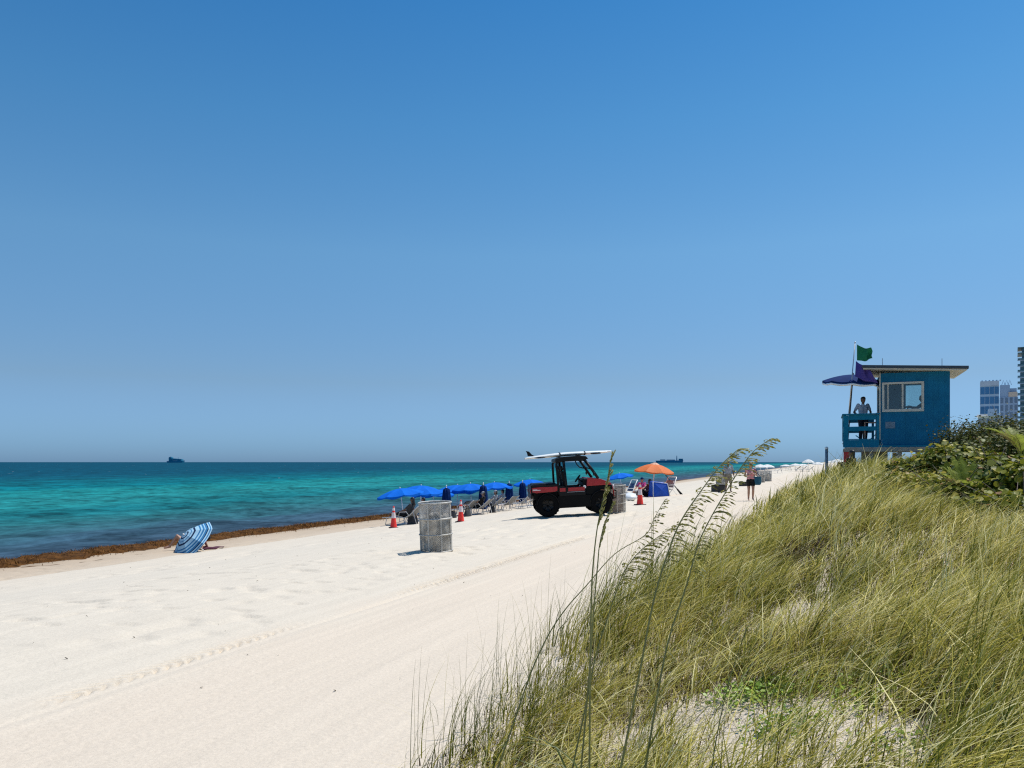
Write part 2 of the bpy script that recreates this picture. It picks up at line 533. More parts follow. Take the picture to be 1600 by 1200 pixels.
M_BLUE = mat('blue_canvas', (.001, .145, .66), .8, .1, 4, transl=.2, spec=.15)
M_NAVY = mat('navy_canvas', (.001, .020, .105), .85, .15, 5, spec=.15)
M_ORANGE = mat('orange_canvas', (.80, .20, .045), .7, .08, 5, transl=.3)
M_CONE = mat('cone_red', (.85, .035, .02), .5, .12, 7)
M_REFLEC = mat('cone_reflective_white', (.80, .66, .64), .4, .15, 20)
M_DKGREY = mat('dark_grey_fabric', (.035, .036, .04), .8, .3, 12)
M_GREYC = mat('grey_cloth', (.30, .31, .33), .85, .12, 14)
M_WOODW = mat('weathered_wood', (.30, .26, .21), .85, .25, 8, bump=.3)


# ------------------------------------------------------------------ people
def lerp(a, b, t): return Vector(a).lerp(Vector(b), t)


def remeshed(mb, name, voxel, m, parent):
    """one continuous smooth surface grown over overlapping shapes"""
    o = mb.build(name, m, None, fix=False)
    r = o.modifiers.new('skin', 'REMESH'); r.mode = 'VOXEL'; r.voxel_size = voxel
    s = o.modifiers.new('soft', 'SMOOTH'); s.factor = .5; s.iterations = 3
    dg = bpy.context.evaluated_depsgraph_get()
    me = bpy.data.meshes.new_from_object(o.evaluated_get(dg))
    me.name = name
    me.polygons.foreach_set('use_smooth', [True] * len(me.polygons))
    old = o.data
    o.modifiers.clear(); o.data = me
    bpy.data.meshes.remove(old)
    if not me.materials: me.materials.append(m)
    o.parent = parent
    return o


def limb(mb, a, b, r0, r1):
    a, b = Vector(a), Vector(b)
    d = (b - a)
    L = d.length
    if L < 1e-6: return
    d /= L
    pts, rs = [], []
    for t in (-.98, -.7, -.3): pts.append(a + d * (r0 * t)); rs.append(r0 * math.sqrt(1 - t * t))
    for k in range(5):
        t = k / 4; pts.append(a + d * (L * t)); rs.append(r0 + (r1 - r0) * t)
    for t in (.3, .7, .98): pts.append(b + d * (r1 * t)); rs.append(r1 * math.sqrt(1 - t * t))
    mb.tube(pts, rs, 12)


def person(name, loc, rz, P, label, skin, clothes, hair, group=None, scale=1.0, female=False, voxel=.013):
    """P: joints in metres, the figure looks along +y; l is -x"""
    t = empty(name, loc, rz)
    t.scale = (scale,) * 3
    tag(t, label, 'person', group)
    P = {k: Vector(v) for k, v in P.items()}
    pel, chest, neck, head = P['pelvis'], P['chest'], P['neck'], P['head']
    up = (chest - pel).normalized()
    side = (P['shoulder_r'] - P['shoulder_l']).normalized()
    fwd = up.cross(side).normalized() * -1
    if fwd.dot(P.get('look', Vector((0, 1, 0)))) < 0: fwd = -fwd
    look = P.get('look', fwd).normalized()
    b = MB()
    sw = .93 if female else 1.0

    def torso(m_, g, low=-.03):
        for s in (-1, 1):
            limb(m_, pel + side * .065 * s + up * low, pel + side * .055 * s + up * .12, .098 * (1.04 if female else 1) + g, .088 * sw + g)
            limb(m_, pel + side * .055 * s + up * .10, chest + side * .07 * s * sw, .088 * sw + g, .098 * sw + g)
            limb(m_, chest + side * .06 * s * sw, P['shoulder_r' if s > 0 else 'shoulder_l'] + up * -.01, .088 * sw + g, .052 * sw + g)
        limb(m_, chest, neck, .085 + g * .6, .05 + g * .5)
    torso(b, 0)
    limb(b, neck, head - up * .03, .053 * sw, .055 * sw)
    hu = (head - neck).normalized()
    # head: cranium, jaw, nose, ears, brow
    hs = look.cross(hu).normalized()
    def hp(x, y, z): return head + hs * x + look * y + hu * z
    limb(b, hp(0, -.025, .045), hp(0, .015, .045), .083, .078)
    limb(b, hp(0, .035, -.02), hp(0, .045, -.085), .062, .040)
    limb(b, hp(0, .088, .02), hp(0, .108, -.02), .011, .016)
    limb(b, hp(-.03, .082, .035), hp(.03, .082, .035), .012, .012)
    limb(b, hp(-.018, .084, -.06), hp(.018, .084, -.06), .010, .010)
    for s in (-1, 1): limb(b, hp(.078 * s, -.01, .02), hp(.082 * s, -.012, -.02), .017, .012)
    for s, q in ((-1, 'l'), (1, 'r')):
        S, E, W_ = P['shoulder_' + q], P['elbow_' + q], P['wrist_' + q]
        limb(b, S, E, .050 * sw, .038 * sw); limb(b, E, lerp(E, W_, .35), .040 * sw, .041 * sw); limb(b, lerp(E, W_, .3), W_, .040 * sw, .026)
        hd = P.get('hand_' + q, (W_ - E)).normalized()
        across = hd.cross(Vector((side))).normalized()
        if across.length < .1: across = fwd
        limb(b, W_, W_ + hd * .05, .026, .030)
        for kf in range(-1, 2): limb(b, W_ + hd * .03 + across * .022 * kf, W_ + hd * .085 + across * .024 * kf, .019, .017)
        nrm = hd.cross(across).normalized()
        for kf, ln in zip((-1.5, -.5, .5, 1.5), (.062, .080, .085, .072)):
            a0 = W_ + hd * .085 + across * .019 * kf
            a1 = a0 + hd * ln * .5 + across * .003 * kf
            a2 = a1 + (hd * .8 + nrm * .45 * s).normalized() * ln * .5
            limb(b, a0, a1, .0105, .0095); limb(b, a1, a2, .0095, .0085)
        th0 = W_ + hd * .03 + across * .03
        limb(b, th0, th0 + (hd * .7 + across * .7).normalized() * .045, .014, .012)
        limb(b, th0 + (hd * .7 + across * .7).normalized() * .045, th0 + (hd * .9 + across * .6).normalized() * .08, .012, .010)
        Hh, K, A, T = P['hip_' + q], P['knee_' + q], P['ankle_' + q], P['toe_' + q]
        limb(b, Hh, K, .092 * (1.02 if female else 1), .056)
        limb(b, K, lerp(K, A, .35), .055, .056); limb(b, lerp(K, A, .3), A, .056, .036)
        ft = (T - A); hl = A - Vector((ft.x, ft.y, 0)) * .25
        limb(b, A, lerp(A, T, .5), .038, .036); limb(b, lerp(hl, T, .1), T, .034, .026)
        for kf in range(5):
            tt = T + (T - A).normalized() * .012 + (T - A).cross(Vector((0, 0, 1))).normalized() * (.013 * (kf - 2))
            limb(b, T, tt, .014, .010)
    remeshed(b, 'body', voxel, skin, t)
    for piece, m_ in clothes:
        c = MB()
        if piece in ('shirt', 'vest', 'bikini'):
            if piece == 'bikini':
                for s in (-1, 1): limb(c, chest + side * .04 * s + fwd * .03 - up * .02, chest + side * .09 * s + fwd * .03, .095, .09)
                limb(c, chest - side * .09 - fwd * .02, chest + side * .09 - fwd * .02, .1, .1)
            else:
                torso(c, .014, .07 if piece == 'vest' else -.02)
                if piece == 'shirt':
                    for q in 'lr':
                        S, E = P['shoulder_' + q], P['elbow_' + q]
                        limb(c, S, lerp(S, E, .62), .066, .060)
        elif piece in ('shorts', 'trousers', 'short_shorts'):
            for s, q in ((-1, 'l'), (1, 'r')):
                Hh, K, A = P['hip_' + q], P['knee_' + q], P['ankle_' + q]
                limb(c, pel + side * .065 * s - up * .03, pel + side * .058 * s + up * .06, .114, .108)
                if piece == 'trousers':
                    limb(c, Hh, K, .108, .076); limb(c, K, lerp(K, A, .93), .076, .06)
                else:
                    limb(c, Hh, lerp(Hh, K, .82 if piece == 'shorts' else .45), .110, .094)
            limb(c, pel - side * .06, pel + side * .06, .11, .11)
        elif piece == 'hat':
            limb(c, hp(0, -.02, .075), hp(0, .01, .075), .088, .085)
            for kk in range(12):
                g = kk / 12 * 6.283; limb(c, hp(.07 * math.cos(g), .08 * math.sin(g), .055), hp(.15 * math.cos(g), .16 * math.sin(g), .04), .016, .013)
        elif piece == 'cap':
            limb(c, hp(0, -.025, .065), hp(0, .012, .065), .090, .086)
            for kk in (-.05, -.025, 0, .025, .05): limb(c, hp(kk, .06, .055), hp(kk * .8, .15, .045), .012, .010)
        remeshed(c, piece, voxel, m_, t)
    if hair:
        c = MB()
        limb(c, hp(0, -.04, .06), hp(0, .008, .068), .086, .080)
        limb(c, hp(0, -.05, .03), hp(0, -.055, -.03 if hair[1] == 'short' else -.16), .070, .055)
        if hair[1] == 'bun': limb(c, hp(0, -.11, .07), hp(0, -.125, .08), .045, .04)
        remeshed(c, 'hair', voxel, hair[0], t)
    return t


def standing(**kw):
    P = dict(pelvis=(0, 0, .95), chest=(0, .0, 1.27), neck=(0, -.01, 1.46), head=(0, .015, 1.60),
             shoulder_l=(-.185, -.01, 1.42), shoulder_r=(.185, -.01, 1.42), elbow_l=(-.25, -.02, 1.13), elbow_r=(.25, -.02, 1.13),
             wrist_l=(-.26, .07, .89), wrist_r=(.26, .07, .89), hip_l=(-.095, 0, .90), hip_r=(.095, 0, .90),
             knee_l=(-.10, .03, .50), knee_r=(.10, .03, .50), ankle_l=(-.10, -.01, .085), ankle_r=(.10, -.01, .085),
             toe_l=(-.12, .17, .03), toe_r=(.12, .17, .03), look=(0, 1, 0))
    P.update(kw); return P


def seated(h=.40, recline=.15, **kw):
    """seated with the hips at height h, legs forward"""
    P = dict(pelvis=(0, 0, h + .10), chest=(0, -recline, h + .43), neck=(0, -recline * 1.4, h + .62), head=(0, -recline * 1.3, h + .76),
             shoulder_l=(-.185, -recline * 1.3, h + .57), shoulder_r=(.185, -recline * 1.3, h + .57), elbow_l=(-.26, -.02, h + .33), elbow_r=(.26, -.02, h + .33),
             wrist_l=(-.18, .22, h + .26), wrist_r=(.18, .22, h + .26), hip_l=(-.095, .02, h + .09), hip_r=(.095, .02, h + .09),
             knee_l=(-.13, .43, h + .12), knee_r=(.13, .43, h + .12), ankle_l=(-.12, .50, max(.09, h - .30)), ankle_r=(.12, .50, max(.09, h - .30)),
             toe_l=(-.13, .67, max(.04, h - .35)), toe_r=(.13, .67, max(.04, h - .35)), look=(0, 1, -.05))
    P.update(kw); return P


# ------------------------------------------------------------------ parasols
def canopy_mesh(Rr, H, n=8, sag=.045, valance=.0, rings=9, gap=0.0):
    m = MB(); P, A = [], []
    seg = n * 6
    for i in range(rings + 1):
        t = gap + (1 - gap) * i / rings
        row, ar = [], []
        for k in range(seg + 1):
            g = 2 * math.pi * k / seg
            ph = (k % 6) / 6
            s_ = math.sin(math.pi * ph)
            r = Rr * t * math.cos(math.pi / n) / math.cos((ph - .5) * 2 * math.pi / n)
            z = H * (1 - t ** 1.75) - sag * s_ * t * t
            row.append((r * math.cos(g), r * math.sin(g), z)); ar.append(t)
        P.append(row); A.append(ar)
    if valance:
        row, ar = [], []
        for k in range(seg + 1):
            g = 2 * math.pi * k / seg; s_ = math.sin(math.pi * (k % 6) / 6)
            r = Rr * 1.005 * math.cos(math.pi / n) / math.cos(((k % 6) / 6 - .5) * 2 * math.pi / n)
            row.append((r * math.cos(g), r * math.sin(g), -sag * s_ - valance * (.75 + .25 * math.cos(12 * math.pi * k / seg)))); ar.append(1.05)
        P.append(row); A.append(ar)
    m.grid(P, A)
    return m


def parasol(name, label, Rr, H, pole, cloth, group, n=8, valance=.08, pole_m=None, tilt=None, ribs=True, attr=None, pr=.02, cat='umbrella', sag=.045):
    root = empty(name); tag(root, label, cat, group)
    pole_m = pole_m or M_WHITE
    top = pole
    MB().tube([(0, 0, 0), (0, 0, top)], pr, 10).build('pole', pole_m, root, True)
    c = canopy_mesh(Rr, H, n, sag, valance).build('canopy', cloth, root, False, attr=attr)
    c.location = (0, 0, pole - H)
    MB().lathe([(.0, -.01), (.03, 0), (.028, .03), (.012, .06), (0, .075)], 10).build('finial', pole_m, root, True).location = (0, 0, pole)
    if ribs:
        for k in range(n):
            g = 2 * math.pi * k / n
            pts = [(Rr * t * math.cos(g) * .99, Rr * t * math.sin(g) * .99, pole - H + H * (1 - t ** 1.75) - .012) for t in (.03, .25, .5, .75, 1.0)]
            rb = MB().tube(pts, .006, 5).build('rib', pole_m, root)
            q = pts[2]
            MB().tube([(0.02 * math.cos(g), .02 * math.sin(g), pole - H - .12), q], .005, 5).build('strut', pole_m, rb)
    return root


def folded_parasol(name, label, h, cloth, group):
    root = empty(name); tag(root, label, 'umbrella', group)
    MB().tube([(0, 0, 0), (0, 0, h)], .02, 10).build('pole', M_WHITE, root, True)
    m = MB(); P = []
    for i, (t, r) in enumerate([(0, .19), (.06, .215), (.3, .215), (.6, .20), (.8, .18), (.93, .15), (1., .03)]):
        row = []
        for k in range(33):
            g = 2 * math.pi * k / 32
            rr = r * (1 + .22 * math.cos(8 * g + .6 * i))
            row.append((rr * math.cos(g), rr * math.sin(g), h * .16 + t * h * .80))
        P.append(row)
    m.grid(P); m.build('canopy', cloth, root, True)
    MB().lathe([(.0, -.01), (.035, 0), (.032, .04), (.015, .07), (0, .085)], 10).build('finial', M_WHITE, root, True).location = (0, 0, h)
    return root


# ------------------------------------------------------------------ striped parasol by the water
stripes = []
pale, mid_, dark_ = (.38, .60, .74), (.035, .19, .40), (.006, .022, .075)
for p, c in [(0, mid_), (.07, pale), (.14, dark_), (.20, pale), (.30, mid_), (.33, pale), (.40, dark_), (.47, pale), (.56, pale), (.60, mid_), (.65, pale), (.70, mid_), (.76, pale), (.79, mid_),
             (.85, dark_), (.88, pale), (.92, mid_), (.955, pale), (.985, dark_)]:
    stripes.append((p, c))
# paired stripes of two blues
M_STRIPE = ramp_mat('striped_blue_canvas', 'ring', stripes, .7, .15, const=True)
p = at(302, 847, 27.0)
um = parasol('beach_umbrella', 'blue and white striped beach umbrella tilted over on the sand by the seaweed', .90, .42, 1.24, M_STRIPE, None, 8, .0, M_WHITE, attr='ring', sag=.03)
axis = Vector((-.53, -.53, .66)).normalized()
um.rotation_euler = axis.to_track_quat('Z', 'Y').to_euler()
um.location = p - axis * (1.24 - .42)
gx = gz(p.x, p.y)
g2 = hit(318, 858)
# somebody lies on a towel in its shade
b0 = Vector((at(303, 860, 28.0).x, 28.0, 0)); b0.z = gz(b0.x, b0.y)
lie = dict(pelvis=(0, -.05, .13), chest=(0, -.40, .22), neck=(0, -.58, .32), head=(0, -.68, .42),
           shoulder_l=(-.18, -.55, .27), shoulder_r=(.18, -.55, .27), elbow_l=(-.26, -.62, .07), elbow_r=(.27, -.60, .07),
           wrist_l=(-.28, -.36, .05), wrist_r=(.29, -.35, .05), hip_l=(-.095, 0, .13), hip_r=(.095, 0, .13),
           knee_l=(-.11, .34, .50), knee_r=(.12, .38, .44), ankle_l=(-.11, .62, .10), ankle_r=(.13, .74, .09),
           toe_l=(-.12, .80, .05), toe_r=(.14, .92, .05), look=(0, .75, .6))
person('person', (b0.x - .22, b0.y, b0.z + .0), R(90), lie, 'person in a red top lying knees up under the striped umbrella', M_SKIN, [('vest', mat('red_swim_cloth', (.55, .02, .06), .8)), ('short_shorts', M_DKGREY)], (M_HAIR_B, 'short'))
tw = MB(); P_ = []
for i in range(15):
    P_.append([(b0.x - .55 + 1.5 * i / 14, b0.y - .42 + .84 * j / 7, gz(b0.x - .55 + 1.5 * i / 14, b0.y - .42 + .84 * j / 7) + .035 + .01 * math.sin(i * 1.7 + j)) for j in range(8)])
tw.grid(P_)
tag(tw.build('beach_towel', mat('maroon_towel', (.08, .015, .03), .95, .3, 30, bump=.4), None, True, thick=-.02), 'dark red towel spread on the sand under the striped umbrella', 'towel')

# ------------------------------------------------------------------ wire drums
def mesh_metal():
    m = bpy.data.materials.new('expanded_metal_mesh'); t, n, l = nodes(m); b = n['Principled BSDF']
    tc = n.new('ShaderNodeTexCoord')
    nz = n.new('ShaderNodeTexNoise'); nz.inputs['Scale'].default_value = 5; nz.inputs['Detail'].default_value = 6; l.new(tc.outputs['Object'], nz.inputs['Vector'])
    rp = n.new('ShaderNodeValToRGB'); rp.color_ramp.elements[0].position = .35; rp.color_ramp.elements[1].position = .65
    rp.color_ramp.elements[0].color = (.30, .28, .25, 1); rp.color_ramp.elements[1].color = (.62, .60, .55, 1)
    l.new(nz.outputs['Fac'], rp.inputs['Fac']); l.new(rp.outputs[0], b.inputs['Base Color'])
    b.inputs['Roughness'].default_value = .6; b.inputs['Metallic'].default_value = .3
    return m


M_MESH = mesh_metal()


def wire_drum():
    root = empty('trash_drum')
    H, r0 = .97, .315
    # diamond mesh of real wire: crossing helices
    m = MB(); na, nz_ = 60, 34
    for sgn in (1, -1):
        for k in range(na):
            pts = []
            for i in range(13):
                g = 2 * math.pi * (k / na + sgn * i / 12 * .40)
                pts.append((r0 * math.cos(g), r0 * math.sin(g), .02 + (H - .04) * i / 12))
            m.tube(pts, .0040, 4, False)
    m.build('wire_mesh', M_MESH, root)
    for z, rr in ((.02, .014), (.35, .014), (.66, .018), (H, .016)):
        MB().lathe([(r0 + .008 + rr * math.cos(a), z + rr * math.sin(a)) for a in [k * math.pi / 4 for k in range(8)]], 32, closed=True).build('hoop', M_GALV, root, True)
    for k in range(8):
        g = 2 * math.pi * (k + .3) / 8
        MB().box(((r0 + .010) * math.cos(g), (r0 + .010) * math.sin(g), H / 2), (.010, .028, H - .02), (0, 0, g)).build('upright_strap', M_GALV, root)
    return root


def drum_liner(h, name_m, cols):
    m = MB(); P = []
    for i in range(9):
        t = i / 8; row = []
        for k in range(33):
            g = 2 * math.pi * k / 32
            rr = .285 * (1 - .10 * (1 - t)) * (1 + .05 * math.sin(5 * g + 3 * t) + .03 * math.sin(11 * g + 7 * t))
            row.append((rr * math.cos(g), rr * math.sin(g), .04 + h * t + (.02 * math.sin(4 * g) if i == 8 else 0)))
        P.append(row)
    m.grid(P); return m


dr = wire_drum()
tag(dr, 'tall wire mesh trash drum standing alone on the sand before the loungers', 'trash can', 'wire trash drums on the beach')
q = at(682, 859, 15.2); dr.location = (q.x, q.y, gz(q.x, q.y) - .02); dr.rotation_euler = (R(1.2), R(-2.2), .2)
ln = drum_liner(.62, '', 0).build('bin_liner', mat('clouded_bin_liner', (.72, .68, .60), .5, .2, 7, dirt=(.34, .30, .24), transl=.45), dr, True)
dt = MB()
for k in range(14):
    g = random.random() * 6.28; r_ = random.random() * .18
    dt.ellipsoid((r_ * math.cos(g), r_ * math.sin(g), .58 + random.random() * .16), (.06 + .04 * random.random(), .05, .05), 8, 6, (random.random() * 3, random.random() * 3, 0))
dt.build('rubbish', mat('mixed_rubbish', (.35, .33, .30), .7, .5, 9, dirt=(.05, .045, .04)), dr, True)
lid = MB(); P_ = []
for i in range(7):
    P_.append([(.22 + .30 * i / 6, -.22 + .44 * j / 6, .97 - .05 * i * i / 6 + .01 * math.sin(j * 2)) for j in range(7)])

d2 = copy_tree(dr)
d2['label'] = 'wire mesh trash drum with pinkish liner at the front end of the buggy'
q = at(963, 800, 27.0); d2.location = (q.x, q.y, gz(q.x, q.y) - .02); d2.rotation_euler = (0, R(-2.5), 1.3)
for c in d2.children:
    if c.name.startswith('bin_liner'):
        c.data = c.data.copy(); c.data.materials.clear(); c.data.materials.append(mat('pink_bin_liner', (.40, .27, .22), .5, .3, 6, transl=.2)); c.scale = (1, 1, 1.25)
d3 = copy_tree(dr); d3['label'] = 'wire mesh trash drum behind the dark crate, left of the man in grey'
q = at(1126, 757, 52.0); d3.location = (q.x, q.y, gz(q.x, q.y)); d3.rotation_euler = (0, 0, .7)
d4 = copy_tree(dr); d4['label'] = 'far wire mesh trash drum right of the woman in pink, left of a pair'
q = at(1189, 748, 66.0); d4.location = (q.x, q.y, gz(q.x, q.y)); d4.rotation_euler = (0, 0, .4)
d5 = copy_tree(dr); d5['label'] = 'far wire mesh trash drum below two white parasols, right one of a pair'
q = at(1200, 746, 70.0); d5.location = (q.x, q.y, gz(q.x, q.y)); d5.rotation_euler = (0, 0, 1.4)


# ------------------------------------------------------------------ traffic cones
def cone():
    root = empty('traffic_cone')
    MB().box((0, 0, .02), (.37, .37, .04)).build('base', mat('cone_base_black', (.05, .02, .02), .8), root, bevel=.012)
    MB().lathe([(.145, .04), (.135, .07), (.118, .20), (.030, .90), (.024, .915), (.0, .915)], 24).build('body', M_CONE, root, True)
    MB().lathe([(.0955, .42), (.0665, .655)], 24).build('reflective_collar', M_REFLEC, root, True)
    MB().lathe([(.0565, .73), (.0415, .85)], 24).build('reflective_collar', M_REFLEC, root, True)
    return root


cn = cone()
tag(cn, 'orange cone left of the wire drum, in front of the nearest lounger', 'traffic cone', 'traffic cones along the beach')
for i, (px, Y, lab) in enumerate([(615, 32.0, None), (720, 31.5, 'orange cone just right of the big wire drum, before the blue parasols'), (1000, 31.6, 'orange cone in front of the orange umbrella'),
                                  ]):
    o = cn if i == 0 else copy_tree(cn)
    if lab: o['label'] = lab
    x = (px - 800) / 1200 * Y
    o.location = (x, Y, gz(x, Y) - .005); o.rotation_euler = (0, 0, .3 + i)

# ------------------------------------------------------------------ blue parasols
GB = 'blue parasols over the loungers'


def on_beach(px, v):
    """where the column of a pixel crosses the line v metres from the camera's shoreline-parallel"""
    k = (px - 800) / 1200
    Y = v / (SN - CS * k)
    return k * Y, Y, gz(k * Y, Y)


ub = parasol('parasol', 'open blue parasol nearest the water, over the person in black', 1.12, .30, 1.66, M_BLUE, GB, 8, .11)
spots = [(632, 18.4, 0, None), (657, 18.7, .1, 'open blue parasol second from the left, directly behind the big wire drum'), (678, 19.4, -.08, 'open blue parasol third from the left, left of a folded one'),
         (714, 19.2, .05, 'open blue parasol behind the cone right of the wire drum'), (737, 18.2, .02, 'open blue parasol over the seated person in black beside a folded parasol'),
         (775, 18.4, 0, 'open blue parasol left of the buggy, between two folded ones'), (829, 18.0, .04, 'open blue parasol half hidden behind the buggy bed'),
         (973, 15.5, -.10, 'open blue parasol left of the orange umbrella, beyond the buggy bonnet')]
for i, (px, v, dz, lab) in enumerate(spots):
    o = ub if i == 0 else copy_tree(ub)
    if lab: o['label'] = lab
    x, y, z = on_beach(px, v)
    o.location = (x, y, z + dz); o.rotation_euler = (R(random.uniform(-3, 3)), R(random.uniform(-4, 3)), random.random() * 3)
    if px == 632: o.rotation_euler = (R(-2), R(-7), .3)
    if px == 973:
        o.location = (x, y, 1.75 - (738 - 722) / 1200 * y - 1.72); o.rotation_euler = (R(-4), R(-9), .5)
fb = folded_parasol('folded_parasol', 'folded navy parasol between the third and fourth open blue ones', 1.62, M_NAVY, 'folded parasols among the loungers')
for i, (px, v, lab) in enumerate([(698, 18.0, None), (755, 17.2, 'folded navy parasol behind the person in black'), (796, 17.6, 'folded navy parasol left of the white loungers and the buggy'),
                                  (817, 17.2, 'folded navy parasol touching the rear edge of the buggy in view')]):
    o = fb if i == 0 else copy_tree(fb)
    if lab: o['label'] = lab
    x, y, z = on_beach(px, v)
    o.location = (x, y, z); o.rotation_euler = (0, R(random.uniform(-2, 2)), i)

# ------------------------------------------------------------------ loungers
M_FRAME = mat('grey_white_tube', (.50, .50, .49), .4, .1, 8)


def lounger(sling_m):
    """local: feet towards +y, head at -y"""
    root = empty('sun_lounger')
    prof = [(.98, .30), (.6, .325), (.2, .33), (-.2, .34), (-.42, .44), (-.62, .62), (-.80, .80), (-.90, .86)]
    for s in (-1, 1):
        MB().tube([(s * .31, y, z) for y, z in prof], .019, 8).build('side_rail', M_FRAME, root, True)
    m = MB(); m.grid([[(x, y, z - .012 * (1 - (x / .3) ** 2)) for x in (-.3, -.15, 0, .15, .3)] for y, z in prof]); m.build('sling', sling_m, root, True, thick=.008)
    for y in (.72, -.28):
        m = MB()
        m.tube([(-.31, y, .325), (-.31, y + .09, .0), (.31, y + .09, .0), (.31, y, .325)], .017, 8)
        m.build('leg_frame', M_FRAME, root, True)
    MB().tube([(-.31, -.62, .62), (-.30, -.80, .02), (.30, -.80, .02), (.31, -.62, .62)], .015, 8).build('back_support', M_FRAME, root, True)
    for s in (-1, 1):
        MB().tube([(s * .34, -.42, .44), (s * .36, -.30, .60), (s * .36, .05, .58), (s * .34, .12, .33)], .014, 8).build('armrest', M_FRAME, root, True)
    return root


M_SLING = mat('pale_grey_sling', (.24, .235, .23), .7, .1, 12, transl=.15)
lg = lounger(M_SLING)
tag(lg, 'pale grey lounger at the left end of the row, behind the first cone', 'sun lounger', 'loungers set out under the parasols')
SEA_RZ = math.atan2(CS, SN)  # local +y turned towards the sea
face_sea = Vector((-CS, SN, 0))
rz0 = math.atan2(-face_sea.x, face_sea.y)
lspots = [(632, 17.6, .0, None), (664, 18.3, .1, 'pale lounger behind the big wire drum under the second blue parasol'), (722, 17.9, -.1, 'pale lounger behind the cone right of the wire drum'),
          (744, 17.3, .05, 'pale lounger under the seated person in black'), (764, 17.4, 0, 'pale lounger right of the navy folded parasol with a person in grey on it'),
          (786, 17.0, -.2, 'empty pale lounger carrying a striped towel left of the buggy'), (806, 16.6, .15, 'empty raised white lounger nearest to the buggy rear'), (822, 16.8, 0, 'pale lounger partly behind the buggy rear wheel')]
lpos = []
for i, (px, v, a, lab) in enumerate(lspots):
    o = lg if i == 0 else copy_tree(lg)
    if lab: o['label'] = lab
    x, y, z = on_beach(px, v)
    o.location = (x, y, z); o.rotation_euler = (0, 0, rz0 + a); lpos.append((x, y, z, rz0 + a))


def sit_on(k, name, lab, skin, clothes, hair, back=-.12, **kw):
    x, y, z, a = lpos[k]
    P = seated(.34, .22, knee_l=(-.13, .42, .50), knee_r=(.13, .44, .46), ankle_l=(-.12, .66, .44), ankle_r=(.12, .72, .42), toe_l=(-.13, .80, .50), toe_r=(.13, .86, .50))
    P.update(kw)
    off = Matrix.Rotation(a, 3, 'Z') @ Vector((0, back, 0))
    return person(name, (x + off.x, y + off.y, z), a, P, lab, skin, clothes, hair)


sit_on(0, 'person', 'dark haired person in dark clothes on the left end lounger', M_SKIN_D, [('shirt', M_DKGREY), ('shorts', M_BLACK)], (M_HAIR_B, 'long'))
sit_on(3, 'person', 'person in black with a pale cap sitting by the navy folded parasol', M_SKIN, [('shirt', M_BLACK), ('shorts', M_BLACK), ('cap', M_GREYC)], (M_HAIR_B, 'short'))
sit_on(4, 'person', 'person in a grey shirt sitting between two navy folded parasols', M_SKIN, [('shirt', M_GREYC), ('shorts', M_DKGREY), ('hat', M_GREYC)], (M_HAIR_B, 'short'))
lg2 = lounger(mat('shade_dark_sling', (.07, .08, .10), .7, .2, 12))  # sling colour kept dark to stand in for parasol shade
lg2['label'] = 'lounger with shade-darkened sling in the back row under the leftmost parasols'; lg2['category'] = 'sun lounger'; lg2['group'] = 'loungers set out under the parasols'
lpos2 = []
for i, (px, v, a, lab) in enumerate([(650, 19.6, .1, None), (712, 19.4, -.1, 'lounger with shade-darkened sling in the back row right of the big wire drum'), (752, 19.0, .1, 'lounger with shade-darkened sling in the back row behind the person in black'), (776, 18.6, 0, 'lounger with shade-darkened sling in the back row under the parasol left of the buggy')]):
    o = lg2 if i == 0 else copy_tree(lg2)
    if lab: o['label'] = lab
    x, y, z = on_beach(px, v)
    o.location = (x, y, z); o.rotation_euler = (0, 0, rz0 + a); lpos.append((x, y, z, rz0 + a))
sit_on(8, 'person', 'bare armed person in a dark vest under the second blue parasol', M_SKIN, [('vest', M_DKGREY), ('shorts', M_BLACK)], (M_HAIR_B, 'short'))
sit_on(11, 'person', 'person in white lying back under the parasol left of the buggy', M_SKIN, [('shirt', M_WHITEC), ('shorts', M_NAVY)], (M_HAIR_B, 'short'))
# striped towel over a lounger
x, y, z, a = lpos[5]
tm = MB(); tm.grid([[(xx, yy, zz + .014 - .012 * (1 - (xx / .3) ** 2)) for xx in (-.28, -.14, 0, .14, .28)] for yy, zz in [(.75, .318), (.4, .328), (.1, .332), (-.2, .345), (-.42, .445)]],
                    [[.1 * j + .3 * (i % 2) for j in range(5)] for i in range(5)])
M_TW = ramp_mat('striped_towel', 'stripe', [(0, (.65, .60, .55)), (.2, (.35, .06, .10)), (.35, (.65, .60, .55)), (.5, (.30, .2, .12)), (.6, (.65, .6, .55))], .95, const=True)
o = tm.build('striped_towel', M_TW, None, True, thick=.012, attr='stripe'); o.location = (x, y, z); o.rotation_euler = (0, 0, a)
tag(o, 'red and cream striped towel draped over an empty lounger', 'towel')

